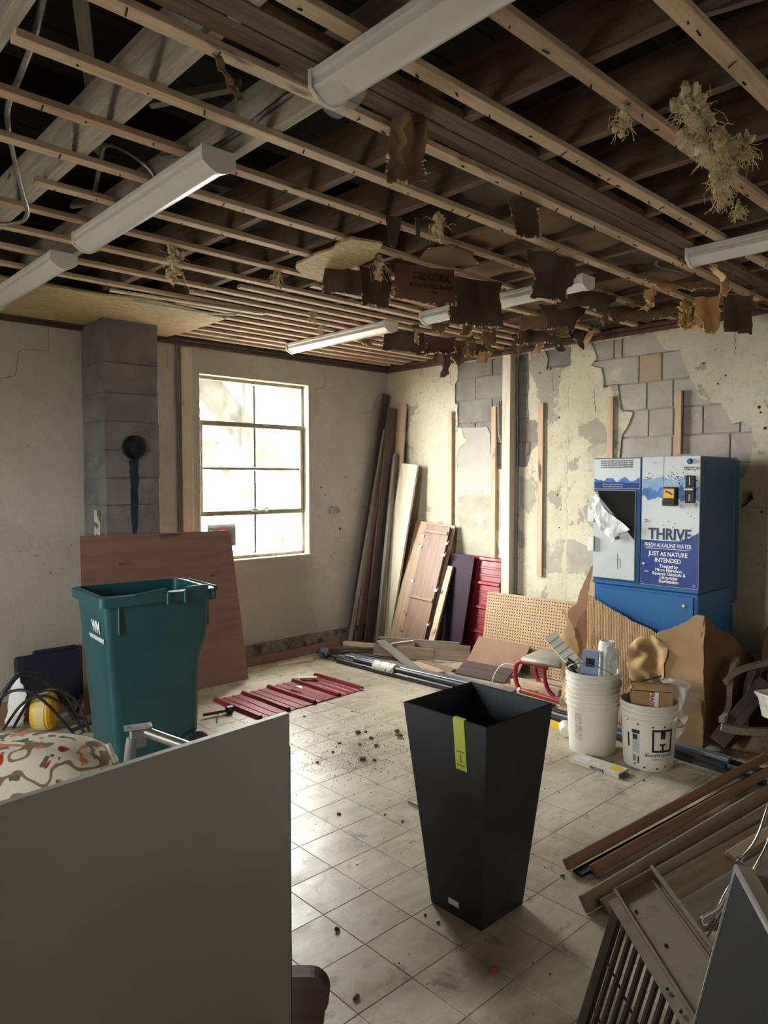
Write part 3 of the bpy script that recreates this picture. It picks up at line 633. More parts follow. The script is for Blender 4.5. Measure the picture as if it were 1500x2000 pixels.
# ---- ceiling: deck, joists, furring strips
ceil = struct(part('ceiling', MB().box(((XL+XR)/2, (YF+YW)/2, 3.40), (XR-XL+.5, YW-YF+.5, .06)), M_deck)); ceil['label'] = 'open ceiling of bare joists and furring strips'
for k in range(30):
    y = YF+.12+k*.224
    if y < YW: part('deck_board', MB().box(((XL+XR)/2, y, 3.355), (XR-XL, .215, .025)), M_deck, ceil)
jx = [-1.43+.405*k for k in range(17)]
for k, x in enumerate(jx):
    if x > XR: break
    g = M_joistg if .4 < x < 1.6 else M_joist
    plank('joist', (x-.01, YF, 2.74+.0925), (x-.01, YW, 2.74+.0925), .185, .040, (1, 0, 0), g, ceil, bev=.002)
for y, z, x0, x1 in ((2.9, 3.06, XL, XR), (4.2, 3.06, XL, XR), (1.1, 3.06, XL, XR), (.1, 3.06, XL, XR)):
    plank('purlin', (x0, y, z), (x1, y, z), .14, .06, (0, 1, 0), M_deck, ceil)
for (p0, p1) in (((.75, 2.0, 2.98), (1.45, 3.6, 3.2)), ((.5, 2.4, 3.0), (1.0, 1.4, 3.1)), ((1.2, 2.5, 2.95), (1.38, 2.2, 2.96)), ((1.6, 3.2, 3.0), (2.1, 3.0, 2.96)), ((.65, 2.15, 3.05), (1.1, 1.5, 3.05)), ((1.35, 3.7, 2.96), (1.6, 3.3, 2.95)), ((2.2, 1.0, 3.0), (2.5, .6, 3.1))):
    plank('brace', p0, p1, .05, .02, (0, -1, .3), M_joistg, ceil)
def strip(y, x0, x1, m=None, w=.050, z=ZC, nails=True):
    o = plank('furring_strip', (x0, y, z+.0105), (x1, y, z+.0105+rnd.uniform(-.001, .001)), w, .021, (0, 0, -1), m or rnd.choice((M_strip, M_strip, M_strip2)), ceil, bev=.0015)
    return o
ys = [1.44-.31*2+.305*k-.02 for k in range(-6, 16)]
ys = [1.42+.3035*k for k in range(-8, 13)]
ends = {}
for y in ys:
    x0, x1 = XL, XR-.01
    if abs(y-2.027) < .02: x0 = .60
    if 3.5 < y < 3.56: x1 = 4.9
    if 2.9 < y < 2.96: x0 = .93
    strip(y, x0, x1)
for y, x0 in ((3.39, 2.6), (3.70, 2.3), (4.00, 2.15), (4.30, 2.2), (4.62, 2.3), (4.92, 2.55), (5.20, 2.5)): strip(y+.0, x0, 4.95, M_strip, .042)
plank('ledger_board', (.2, 1.545, ZC+.03), (4.6, 1.60, ZC+.03), .075, .03, (0, 0, -1), M_joist, ceil)
plank('ledger_board', (.2, 1.63, ZC+.034), (4.5, 1.685, ZC+.034), .075, .03, (0, 0, -1), M_joist, ceil)
# nails hanging from the strips
nm = MB()
for y in ys:
    if not (.7 < y < 3.2): continue
    x = .6
    while x < 4.6:
        x += rnd.uniform(.05, .26)
        if abs(x-1.295) < .08 or abs(x-3.56) < .08: continue
        nm.tube([(x, y+rnd.uniform(-.02, .02), ZC+.002), (x+rnd.uniform(-.006, .006), y+rnd.uniform(-.012, .012), ZC-rnd.uniform(.004, .016))], .0028, 4)
o = part('nail', nm, M_crack, ceil); o['kind'] = 'stuff'
# sheathing left on the ceiling by the chimney
ob = MB(); sheet(ob, rough_outline([(.2, 5.34), (.2, 4.40), (1.0, 4.36), (1.47, 4.38), (1.77, 4.36), (2.05, 4.27), (2.35, 4.33), (2.64, 4.43), (2.66, 5.0), (2.63, 5.28), (2.55, 5.30)], .05, .012, 41, keep=lambda a, b: b.y < 5.2 and a.y < 5.2), step=0, thick=.011, M=T(0, 0, ZC-.001))
part('sheathing_board', ob, M_osb, ceil)

# ================================================================== CEILING THINGS
def fixture(x, y0, y1, label, sag=False, z=2.715):
    t = thing('fluorescent_fixture', label, 'light fixture', (x, (y0+y1)/2, z), group='wraparound ceiling lights'); L = y1-y0
    part('housing', MB().prism([(-.062, 0), (.062, 0), (.062, -.018), (.050, -.030), (-.050, -.030), (-.062, -.018)], -L/2+.012, L/2-.012, RX(90)), M_white, t)
    pr = [(-.058, -.028)]+[(-.058+.116*k/10, -.046-.030*math.sin(math.pi*k/10)) for k in range(11)]+[(.058, -.028)]
    part('lens', MB().prism(pr, -L/2+.014, L/2-.014, RX(90)), M_lens, t, smooth=40)
    ec = [(-.065, .002), (.065, .002), (.065, -.045)]+[(.062-.124*k/8, -.052-.029*math.sin(math.pi*k/8)) for k in range(9)]+[(-.065, -.045)]
    for s in (-1, 1):
        e = part('end_cap', MB().prism(ec, -.007, .007, T(0, s*(L/2-.006), 0) @ RX(90)), M_white, t, smooth=30)
    if sag: part('loose_diffuser_end', MB().lathe([(.0001, -.006), (.048, 0), (.056, .03), (.057, .09)], 20, T(.006, L/2-.105, -.048) @ RX(-94)), M_film, t, smooth=60)
fixture(1.295, .40, 1.615, 'fluorescent ceiling light with a loose clear diffuser end, above the black planter side', True)
fixture(1.295, 2.20, 3.385, 'fluorescent ceiling light above the way to the green trash cart')
fixture(1.295, 3.67, 4.885, 'fluorescent ceiling light beside the sheathing patch next to the chimney', z=2.704)
fixture(3.56, 3.72, 4.915, 'fluorescent ceiling light closest to the window, below the bare strips')
fixture(3.56, 2.15, 3.385, 'fluorescent ceiling light half hidden by a hanging dark insulation flap')
fixture(3.56, .37, 1.585, 'fluorescent ceiling light beside the torn paper batts over the blue machine')

def strands(mb, c, n, L, seed):
    r = random.Random(seed)
    for _ in range(n):
        a = V(c)+V((r.uniform(-1, 1), r.uniform(-1, 1), r.uniform(-.6, .6)))*L*.4
        b = a+V((r.uniform(-1, 1), r.uniform(-1, 1), r.uniform(-1.6, .3)))*L*.5; m = (a+b)/2+V((r.uniform(-1, 1), r.uniform(-1, 1), r.uniform(-1, 1)))*L*.2
        mb.tube([a, m, b], .0012, 3)
def fluff_line(mb, pts, r, seed):
    q = random.Random(seed); pts = smooth_path(pts, 4)
    for i, p in enumerate(pts):
        rr = r*q.uniform(.5, 1.25); mb.blob(p, (rr, rr, rr*q.uniform(.7, 1.5)), seed+i*.37, .55, 1)
        if q.random() < .5: strands(mb, p, 3, r*3.2, seed*31+i)
def flap(label, a, b, drop, face, m, seed, w1=None, grp='torn insulation hanging from the ceiling', curl=.03, rag=.02, fluff=True, name='insulation_flap', skew=0.0, lean=0.0, fl=M_fluff, z=None):
    """paper sheet hanging from the edge a-b (world), drop metres long; local x along the edge, y downwards"""
    a = V(a); b = V(b); x = (b-a); L = x.length; x.normalize(); HUNG.extend(((a.x, a.y), (b.x, b.y), ((a.x+b.x)/2, (a.y+b.y)/2))); dn = V((0, 0, -1))+V(face)*lean; dn = (dn-x*dn.dot(x)).normalized(); n = x.cross(dn)
    Mx = Matrix(((x.x, dn.x, n.x, a.x), (x.y, dn.y, n.y, a.y), (x.z, dn.z, n.z, a.z), (0, 0, 0, 1)))
    w1 = w1 or L; ol = [(0, 0), (L, 0), (L/2+w1/2+skew, drop), (L/2-w1/2+skew, drop)]
    out = rough_outline(ol, .055, rag*.9+.010, seed+.5, keep=lambda p, q: max(p.y, q.y) > drop*.05)
    out = rough_outline(out, .012, rag*.35+.002, seed, keep=lambda p, q: max(p.y, q.y) > drop*.05)
    bd = lambda X, Y: curl*(math.sin(Y/drop*2.2+seed)*(Y/drop)) + .8*curl*noise.noise(V((X*11+seed, Y*7, seed)))+.35*curl*math.sin(X/L*9+seed+Y*6)+.25*curl*noise.noise(V((X*34+seed, Y*26, seed)))
    t = thing(name, label, 'insulation', M=Mx, group=grp)
    mb = MB(); sheet(mb, out, step=.03, thick=.005, bend=bd); part('paper_facing', mb, m, t, smooth=50)
    if fluff:
        f = MB(); low = [p for p in out if p.y > drop*.45]
        idx = [i for i in range(len(out)) if out[i].y > drop*(.55 if fluff is True else fluff)]
        fq = random.Random(seed)
        for i in idx:
            if noise.noise(V((out[i].x*14+seed, out[i].y*14, 3))) > -.12 and fq.random() < .62:
                c_ = (out[i].x, out[i].y, bd(out[i].x, out[i].y)-.004); rr = fq.uniform(.0025, .0075); f.blob(c_, (rr, rr*fq.uniform(.8, 1.6), rr), seed+i*.3, .6, 1)
                if fq.random() < .4: strands(f, c_, 2, .02, seed*17+i)
        part('fibre_edge', f, fl, t)['kind'] = 'stuff'
    return t
ZB = ZC-.002
HUNG = [(4.40, 1.98), (4.56, 3.36), (4.16, 2.40), (4.36, 3.66)]   # where insulation already hangs
# (px-derived places under the strips)
flap('big square flap of dark insulation paper with pale fibrous edge in front of a light', (3.02, 2.69, ZB), (3.33, 2.575, ZB), .26, (-.7, -.7, 0), M_paperd, 2, w1=.34, curl=.02, rag=.004)
t = flap('printed insulation paper hanging between strips, reddish lower edge', (2.63, 2.72, ZB), (2.95, 2.60, ZB), .19, (-.7, -.7, 0), M_paperr, 3, w1=.36, curl=.01, rag=.008)
text_mesh('lettering', 'CELOTEX', .052, M_inkk, t, T(.20, .075, -.022) @ RX(180), .0008)
text_mesh('lettering', 'ROCK WOOL BATTS', .027, M_inkk, t, T(.20, .115, -.022) @ RX(180), .0004)
text_mesh('lettering', 'insulation', .016, M_inkk, t, T(.21, .140, -.022) @ RX(180))
flap('dark narrow insulation flap hanging beside the printed paper', (2.50, 2.86, ZC-.0135), (2.66, 2.80, ZC-.0135), .20, (-.7, -.7, 0), M_paperd, 4, curl=.02, rag=.006)
flap('low wide dark insulation flap with stringy lower edge under the plank scrap', (2.40, 3.02, ZC-.0135), (2.56, 2.92, ZC-.0135), .12, (-.7, -.7, 0), M_paperd, 5, w1=.22, curl=.02, rag=.008)
flap('torn brown insulation flap hanging in front of the far end of a light', (2.92, 2.10, ZB), (3.30, 2.05, ZB), .22, (-.7, -.7, 0), M_paperd, 6, w1=.24, skew=.02, curl=.04, rag=.03)
flap('long crumpled strip of brown insulation paper hanging near the large light', (1.60, 1.665, 2.736), (1.69, 1.625, 2.736), .20, (-.7, -.7, 0), M_paperb, 7, w1=.13, curl=.05, rag=.006)
flap('narrow brown insulation strip with fluffy left edge hanging between two strips', (2.40, 1.80, ZB+.02), (2.50, 1.755, ZB+.02), .17, (-.7, -.7, 0), M_paperd, 8, w1=.12, curl=.03, rag=.015, fluff=.2)
flap('little curled strip of torn paper hanging from a strip near the grey joist', (1.00, 1.73, ZB), (1.03, 1.72, ZB), .12, (-.7, -.7, 0), M_paperb, 9, w1=.04, skew=.05, curl=.03, rag=.003, fluff=None)
flap('pointed dark paper shard hanging at a strip end', (2.14, 2.27, ZB), (2.20, 2.24, ZB), .12, (-.7, -.7, 0), M_paperd, 10, w1=.012, curl=.01, rag=.002, fluff=None)
flap('thin pointed dark paper sliver hanging beside the pointed shard', (2.24, 2.20, ZB), (2.27, 2.19, ZB), .11, (-.7, -.7, 0), M_paperd, 11, w1=.008, curl=.01, rag=.002, fluff=None)
flap('ragged dark insulation shred hanging over the top of the bare blocks', (4.66, 4.34, ZB), (4.78, 4.20, ZB), .23, (-.7, -.7, 0), M_paperd, 12, w1=.10, curl=.04, rag=.03, fluff=.1)
flap('dark insulation sheet hanging behind the window side light end', (3.78, 4.02, ZB), (4.02, 3.84, ZB), .13, (-.7, -.7, 0), M_paperd, 13, w1=.34, curl=.05, rag=.012)
flap('crumpled dark sheet in the heap of torn insulation near the corner', (4.10, 4.00, ZB), (4.34, 3.80, ZB), .14, (-.7, -.7, 0), M_paperd, 14, curl=.06, rag=.03)
flap('tattered brown shred below the heap of torn insulation', (4.38, 3.92, ZB), (4.52, 3.80, ZB), .20, (-.7, -.7, 0), M_paperb, 15, w1=.07, curl=.06, rag=.04)
flap('brown shred with a fluffy tip hanging above the pale stud', (4.36, 3.60, ZB), (4.50, 3.50, ZB), .15, (-.7, -.7, 0), M_paperb, 16, w1=.05, curl=.05, rag=.03)
flap('dark insulation flap over the pale stud cable', (4.35, 3.22, ZB), (4.62, 3.02, ZB), .13, (-.7, -.7, 0), M_paperd, 17, curl=.06, rag=.014)
flap('dark crumpled flap hanging past the middle light, sharp folded side', (3.90, 2.72, ZB), (4.20, 2.54, ZB), .15, (-.7, -.7, 0), M_paperd, 18, w1=.20, curl=.05, rag=.012)
flap('brown drooping flap beside the crumpled dark flap', (4.10, 3.00, ZB), (4.40, 2.80, ZB), .10, (-.7, -.7, 0), M_paperb, 19, curl=.05, rag=.02)
flap('dark paper flap hanging at the wall trim above the blue machine', (4.50, 1.80, ZB-.01), (4.66, 1.69, ZB-.01), .22, (-.7, -.7, 0), M_paperd, 20, w1=.17, curl=.02, rag=.004, fluff=.8)
flap('peach paper curl lined with yellow insulation at the wall trim', (4.38, 1.92, ZB-.02), (4.50, 1.83, ZB-.02), .22, (-.7, -.7, 0), mat('peach_paper', S(214, 166, 120), S(196, 150, 106), .8, scale=5), 21, w1=.07, curl=.05, rag=.015, fluff=.05)
flap('curled kraft paper edge hanging over the light near the blue machine', (3.75, 1.98, ZB), (4.30, 1.80, ZB), .07, (-.7, -.7, 0), M_kraft, 22, w1=.5, curl=.03, rag=.015, lean=.8)
flap('long torn paper edge drooping in front of the wall trim', (4.30, 2.50, ZB), (4.62, 2.05, ZB), .10, (-.7, -.7, 0), M_paperb, 23, w1=.45, curl=.04, rag=.02, lean=.5)
flap('sagging brown paper edge under the joists next to the middle light', (3.65, 2.45, ZB), (4.05, 2.25, ZB), .10, (-.7, -.7, 0), M_paperd, 24, w1=.34, curl=.05, rag=.02)
flap('sooty dark flap tucked between the corner heap and the stud', (4.55, 4.0, ZB), (4.75, 3.75, ZB), .11, (-.7, -.7, 0), M_paperd, 25, curl=.05, rag=.03)
q = random.Random(77)
for i in range(20):
    for _ in range(600):
        if i < 13: x, y = q.uniform(3.65, 4.9), q.uniform(2.75, 4.4)
        else: x, y = q.uniform(3.8, 4.9), q.uniform(1.4, 2.65)
        w = q.uniform(.05, .14); an = q.uniform(-1.1, .3); c0 = (x+w*math.cos(an)/2, y+w*math.sin(an)/2)
        if all(math.hypot(c0[0]-p[0], c0[1]-p[1]) > .115+w/2 for p in HUNG): break
    flap('small torn shred of insulation paper hanging near the right wall', (x, y, ZB), (x+w*math.cos(an), y+w*math.sin(an), ZB), q.uniform(.05, .13), (-.7, -.7, 0), q.choice((M_paperb, M_paperd, M_paperb, M_kraft)), 100+i, w1=w*q.uniform(.2, 1.1), curl=q.uniform(.03, .07), rag=.02, fluff=.2, grp='small paper shreds hanging near the right wall')
def tuft(c, r, label, seed, fl=M_fluff, strings=10):
    mb = MB(); q = random.Random(seed)
    for i in range(16): mb.blob((q.uniform(-1, 1)*r*.55, q.uniform(-1, 1)*r*.55, -i*r*.19), (r*q.uniform(.15, .42), r*q.uniform(.15, .4), r*q.uniform(.2, .5)), seed+i, .8, 2)
    strands(mb, (0, 0, -r*1.2), strings*3, r*2.4, seed)
    tag(part('insulation_tuft', mb, fl, None, T(*c), smooth=80), label, 'insulation', 'loose insulation tufts on the ceiling')
big = MB()
for i, (x, y, z, r) in enumerate(((0, 0, 0, .045), (.02, -.01, -.04, .05), (.05, -.03, -.09, .05), (.085, -.05, -.115, .045), (.125, -.08, -.13, .04), (.16, -.10, -.12, .03), (.11, -.06, -.18, .03), (.10, -.055, -.22, .035), (.11, -.06, -.26, .028), (.15, -.09, -.30, .018))):
    fq = random.Random(i)
    for k in range(9): big.blob((x+fq.gauss(0, r*.45), y+fq.gauss(0, r*.4), z+fq.gauss(0, r*.45)), (r*fq.uniform(.16, .42), r*fq.uniform(.16, .4), r*fq.uniform(.25, .6)), i*1.7+k, .8, 2)
    strands(big, (x, y, z-.01), 46, r*2.0, i+5)
tag(part('insulation_tuft', big, M_fluff, None, T(2.13, .96, ZB-.01), smooth=80), 'large pale woolly insulation clump dangling from a strip', 'insulation', 'loose insulation tufts on the ceiling')
tuft((1.70, 3.32, ZB+.01), .055, 'pale insulation tuft dangling from a strip past the grey lit fixture', 31)
tuft((2.05, 1.13, ZB), .028, 'small insulation tuft on a strip next to the big woolly clump', 32)
tuft((2.52, 2.72, ZB+.01), .04, 'stringy insulation tuft below the printed paper', 33)
tuft((2.32, 2.13, ZB+.01), .035, 'insulation tuft at the end of a broken strip', 34)
tuft((4.40, 1.98, ZB-.04), .055, 'yellow insulation lump beside the peach paper curl', 35, mat('insulation_yellow', S(214, 184, 116), S(180, 146, 84), 1, scale=14, bmp=.9))
tuft((4.56, 3.36, ZB-.02), .05, 'tan insulation tuft above the wall by the stud cable', 36, M_flufft)
tuft((4.16, 2.40, ZB-.01), .045, 'tan insulation tuft under the drooping paper', 37, M_flufft)
tuft((4.36, 3.66, ZB-.02), .05, 'tan insulation tuft inside the corner heap', 38, M_flufft)
tuft((2.28, 3.28, ZB+.01), .03, 'small insulation tuft below the plank scrap', 39)
tuft((3.0, 3.9, ZB+.005), .025, 'small insulation tuft on the narrow strips', 40)
tuft((3.3, 4.2, ZB+.005), .025, 'tiny insulation tuft nearest the window side light', 41)
# paper faced batts lying between the joists over the right side
for i, (x, y0, y1, dz) in enumerate(((2.43, 1.62, 2.0, .0), (2.84, 1.70, 2.6, .0), (3.24, 1.75, 3.2, .0), (3.65, 1.2, 2.1, .0), (3.65, 2.2, 3.6, .0), (4.05, 1.5, 3.4, -.01), (4.46, 1.4, 2.6, -.03), (4.46, 2.7, 4.0, -.02), (4.84, 1.2, 2.5, -.03), (4.84, 2.6, 4.2, -.02))):
    L = y1-y0; mb = MB(); rings = []; n = max(6, int(L/.12))
    for k in range(n+1):
        yy = y0+L*k/n; sag = .03*math.sin(k*1.7+i)+.02*noise.noise(V((i*3.1, k*.6, 0))); ring = []
        e = 1-.35*(abs(2*k/n-1)**6)
        for q in range(12):
            a = q*2*math.pi/12; ring.append((.175*e*max(-1, min(1, 1.25*math.cos(a))), yy-(y0+y1)/2, .05*math.sin(a)*e+.01*noise.noise(V((q*.9, k*.8, i)))+(sag*.35 if math.sin(a) < 0 else 0)))
        rings.append(ring)
    mb.loft(rings)
    tag(part('insulation_batt', mb, M_paperb if i % 3 else M_paperd, None, T(x-.008, (y0+y1)/2, 2.812+dz*.3), smooth=60), '%s paper faced insulation batt lying on the strips between two ceiling joists' % ('light brown' if i % 3 else 'dark brown'), 'insulation', 'paper faced batts between the joists')
sc = MB(); sheet(sc, rough_outline([(2.24, 3.05), (2.20, 2.56), (2.36, 2.52), (2.47, 2.70), (2.50, 2.86), (2.48, 3.05), (2.58, 3.16), (2.44, 3.24), (2.30, 3.14)], .04, .012, 51), step=0, thick=.012, M=T(-2.35, -2.85, 0))
tag(part('chipboard_scrap', sc, M_osb, None, T(2.35, 2.85, ZC-.001)), 'pale strand board scrap left under the middle of the ceiling', 'board')
sc = MB(); sheet(sc, rough_outline([(0, 0), (.16, -.05), (.34, 0), (.30, .16), (.1, .22), (0, .14)], .04, .015, 52), step=0, thick=.006)
tag(part('paper_sheet', sc, M_paperb, None, T(2.62, 2.33, ZC-.002) @ RZ(15)), 'flat brown paper sheet lying under strips beside the pale scrap', 'paper')
# cables in the ceiling
def cable(name, pts, r, m, label, cat='cable'):
    return tag(part(name, MB().tube(smooth_path(pts, 8), r, 7), m, None, smooth=60), label, cat)
cable('flexible_conduit', [(.64, 1.62, 2.95), (.635, 1.85, 2.82), (.66, 2.05, 2.765), (.69, 2.27, 2.764), (.72, 2.5, 2.766), (.79, 2.72, 2.757), (.89, 2.95, 2.70), (.97, 3.15, 2.67), (.95, 3.3, 2.665), (.80, 3.5, 2.68)], .009, M_conduit, 'armoured metal conduit looping down beside the grey joist', 'conduit')
cable('flexible_conduit', [(1.32, 1.60, 2.795), (1.355, 1.80, 2.80), (1.365, 2.0, 2.80), (1.365, 2.2, 2.79), (1.36, 2.42, 2.80), (1.25, 2.55, 2.79)], .009, M_conduit, 'armoured metal conduit clipped along a grey joist between two lights', 'conduit')
cable('flexible_conduit', [(1.18, 3.0, 2.752), (1.15, 2.85, 2.82), (1.13, 2.75, 2.86), (1.16, 2.65, 2.82), (1.22, 2.585, 2.755), (1.25, 2.575, 2.715)], .009, M_conduit, 'short armoured conduit loop above the light over the cart', 'conduit')
cable('ceiling_wire', [(3.64, 1.80, 2.735), (3.72, 1.83, 2.727), (3.86, 1.79, 2.724), (3.98, 1.81, 2.733)], .006, M_conduit, 'short metal conduit among the batts above the machine light', 'conduit')
cable('ceiling_wire', [(1.95, 4.35, 2.698), (2.15, 4.30, 2.690), (2.4, 4.28, 2.690), (2.62, 4.25, 2.705)], .008, M_white, 'white wire hanging along the torn edge of the sheathing patch', 'wire')
plank('loose_lath', (1.75, 4.22, ZC-.012), (2.75, 4.12, ZC-.012), .04, .012, (0, 0, -1), M_palew, cat='lath', label='pale loose lath under the ceiling beside the sheathing patch')

# ================================================================== THINGS ALONG THE BACK
# plywood sheet against the chimney
pb = MB(); sheet(pb, [(1.80, 0), (3.10, 0), (2.967, 1.196), (1.81, 1.216)], step=0, thick=.006)
tag(part('plywood_sheet', pb, M_lauan, None, T(0, 4.895, 0) @ RX(88.2)), 'reddish brown plywood sheet leaning on the chimney behind the green cart', 'plywood')
nv = thing('folded_cushion', 'dark navy padded board leaning on the wall left of the plywood', 'panel', (1.735, 5.27, 0))
part('pad', MB().box((0, 0, .19), (.50, .05, .37), RX(-5), bev=.015), M_navy, nv)
part('flap', MB().box((.02, .0, .385), (.30, .045, .03), RX(-5), bev=.012), M_navy, nv)
# loose baseboard plank on the floor
plank('loose_baseboard', (2.95, 5.20, .035), (4.33, 5.235, .035), .07, .018, (0, -1, .4), M_lauan, cat='plank', label='reddish loose plank lying along the foot of the window wall')
# red corrugated sheets
def corr_profile(W, n, hgt):
    pts = []
    p = W/n
    for i in range(n):
        x = i*p; pts += [(x, 0), (x+.012, hgt), (x+.030, hgt), (x+.042, 0), (x+p*.38, 0), (x+p*.40, .004), (x+p*.46, .004), (x+p*.48, 0), (x+p*.68, 0), (x+p*.70, .004), (x+p*.76, .004), (x+p*.78, 0)]
    x = n*p; return pts+[(x, 0), (x+.012, hgt), (x+.030, hgt), (x+.040, 0)]
def corrugated(name, W, n, L, hgt, M, label, torn=0.0):
    pr = corr_profile(W, n, hgt); mb = MB(); K = 8; vs = []
    for k in range(K+1):
        for x, z in pr:
            y = L*k/K+(torn*(noise.noise(V((x*6, k, 1)))) if k in (0, K) else 0); vs.append((x, y, z+.004*noise.noise(V((x*3, k*.7, 5)))+.0015))
    m = len(pr); n0 = (K+1)*m; fs = [[k*m+i, k*m+i+1, (k+1)*m+i+1, (k+1)*m+i] for k in range(K) for i in range(m-1)]
    vs2 = [(a, b, c-.0012) for a, b, c in vs]; fs2 = [[q+n0 for q in f[::-1]] for f in fs]
    mb.add(vs+vs2, fs+fs2); return tag(part(name, mb, M_red, None, M), label, 'metal sheet')
corrugated('corrugated_sheet', .93, 4, .56, .022, T(2.60, 4.0, .004) @ RZ(1.5), 'red ribbed metal sheet lying flat on the tile floor', .01)
sc = MB(); sheet(sc, rough_outline([(0, 0), (.07, .03), (.10, .12), (.07, .15), (.03, .06)], .02, .008, 61), step=.03, thick=.0015, bend=lambda x, y: .02*math.sin(x*30)+.01)
tag(part('bent_metal_scrap', sc, M_blackm, None, T(3.16, 4.26, .019) @ RZ(30)), 'black bent scrap lying on the red ribbed sheet', 'scrap')
tag(part('pale_strip_scrap', MB().box((0, 0, .006), (.16, .05, .008), bev=.002), M_palew, None, T(3.40, 4.52, .024) @ RZ(-40)), 'pale strip lying on the far end of the red ribbed sheet', 'scrap')
tl = MB().tube([(0, 0, .024), (.16, -.03, .026)], .012, 8).tube([(.16, -.03, .028), (.2, -.035, .028)], .028, 8).tube([(.1, -.02, .018), (.02, -.14, .006)], .005, 6)
tag(part('hand_tool', tl, M_blackm, None, T(2.355, 4.28, 0)), 'dark small hand tool on the floor by the red sheet', 'tool')

# boards leaning in the corner
GB = 'boards leaning in the far corner'
def lean(p0, p1, w, t, m, label, face=(-1, 0, 0), name='leaning_board'):
    return plank(name, p0, p1, w, t, face, m, cat='board', label=label, group=GB)
lean((4.46, 5.25, .012), (4.985, 5.285, 2.45), .085, .022, M_dkboard, 'tall dark stained board leaning deepest in the corner', (0, -1, 0))
lean((4.43, 5.212, .012), (4.925, 5.235, 2.09), .035, .03, M_weath, 'thin grey weathered strip leaning at the window wall side of the corner', (0, -1, 0))
lean((4.52, 5.185, .012), (4.955, 5.197, 2.12), .05, .02, M_redtrim, 'reddish brown strip leaning among the dark corner boards', (0, -1, 0))
lean((4.62, 5.155, .012), (4.965, 5.167, 2.30), .10, .022, M_dkboard, 'dark grey board leaning behind the weathered strips', (0, -1, 0))
lean((4.66, 5.06, .012), (4.965, 5.125, 1.85), .05, .035, M_weath, 'grey weathered lath with a foot, leaning left of the pine boards', (0, -1, 0))
lean((4.90, 5.20, .012), (5.035, 5.14, 2.345), .19, .022, M_pine, 'tall knotty pine board leaning upright in the corner')
lean((4.84, 5.19, .012), (4.965, 5.13, 1.60), .11, .022, M_ply, 'streaky yellow pine board leaning between the two pine boards')
lean((4.75, 5.10, .014), (4.975, 4.935, 1.745), .225, .025, M_palew, 'wide pale pine board leaning with two knots near its top')
pn = lean((4.70, 4.70, .012), (5.02, 4.635, 1.18), .50, .018, M_ply, 'wide tan plywood panel leaning behind the brown cabinet door', name='plywood_panel')
cd = thing('cabinet_door', 'narrow brown oak cabinet door with hinges and two cross rails, leaning', 'cabinet door', M=frame((4.655, 4.62, .012), (4.98, 4.56, 1.165), (-1, 0, 0)), group=GB)
part('panel', MB().box((.6, 0, 0), (1.19, .30, .018), bev=.002), M_oak, cd)
for x in (1.13, .50): part('cross_rail', MB().box((x, 0, .018), (.03, .30, .02), bev=.003), M_brown, cd)
for x in (1.06, .95, .62, .30, .14):
    for s in (-1, 1): part('hinge', MB().box((x+s*.02, s*.155, .012), (.025, .035, .012), bev=.002).tube([(x+s*.02, s*.175, .012), (x+s*.02+.03, s*.175, .012)], .005, 6), M_steel, cd)
lean((4.66, 4.390, .012), (4.935, 4.370, .80), .066, .02, M_pale, 'short pale lath leaning right of the cabinet door')
# red leaning panel and pegboard
corrugated('ribbed_metal_sheet', .86, 4, .50, .018, frame((4.91, 3.86, .012), (5.03, 3.85, .885), (-1, 0, 0)) , 'red ribbed metal panel leaning on the right wall beside the stud')
tag(part('dark_sheet', MB().box((.46, 0, 0), (.92, .26, .006), bev=.001), mat('dark_plum_sheet', S(44, 28, 40), S(52, 34, 48), .6, scale=3, spec=.15), None, frame((4.80, 4.27, .012), (4.985, 4.25, .94), (-1, 0, 0))), 'glossy dark plum sheet leaning between cabinet door and red panel', 'panel')
pg = thing('pegboard', 'tan pegboard full of holes leaning low against the right wall', 'pegboard', M=frame((4.845, 3.48, .006), (4.955, 3.49, .628), (-1, 0, 0)))
part('board', MB().box((.31, .0, 0), (.628, .92, .006), bev=.001), M_peg, pg)
hm = MB()
for i in range(24):
    for j in range(35): hm.lathe([(.0058, 0), (.0001, .0006)], 6, T(.016+i*.0254, -.44+j*.0257, .0034))
o = part('hole', hm, M_hole, pg); o['kind'] = 'stuff'

# lumber heap on the floor in the corner
GL = 'scrap lumber heap on the floor'
def scrap(p0, p1, w, t, m, face, label): return plank('scrap_lumber', p0, p1, w, t, face, m, cat='lumber', label=label, group=GL)
scrap((3.50, 5.06, .012), (3.82, 4.99, .012), .022, .022, M_pale, (0, 0, 1), 'short pale stick on the floor at the left tip of the lumber heap')
scrap((4.03, 5.155, .026), (4.43, 4.82, .026), .055, .014, M_brown, (0, 0, 1), 'thin brown lath low in the left part of the lumber heap')
scrap((4.06, 5.185, .0395), (4.48, 4.88, .0395), .045, .012, M_oak, (0, 0, 1), 'thin reddish lath in the left part of the lumber heap')
scrap((4.21, 5.02, .0095), (4.39, 4.50, .0095), .09, .018, M_dkboard, (0, 0, 1), 'dark plank at the bottom of the lumber heap')
scrap((4.06, 5.09, .052), (4.38, 4.80, .052), .05, .012, M_dkboard, (0, 0, 1), 'dark lath across the lumber heap')
scrap((4.285, 5.12, .0655), (4.41, 4.83, .0655), .05, .038, M_pale, (0, 0, 1), 'thick pale pine offcut on top of the lumber heap')
scrap((4.30, 4.72, .0695), (4.56, 4.22, .0695), .10, .018, M_brown, (-1, -.52, .30), 'brown board with pale top edge standing on the lumber heap')
scrap((4.40, 4.75, .071), (4.80, 4.02, .071), .14, .018, M_brown, (-1, -.548, .25), 'long brown board with a whitish upper edge at the back of the heap')
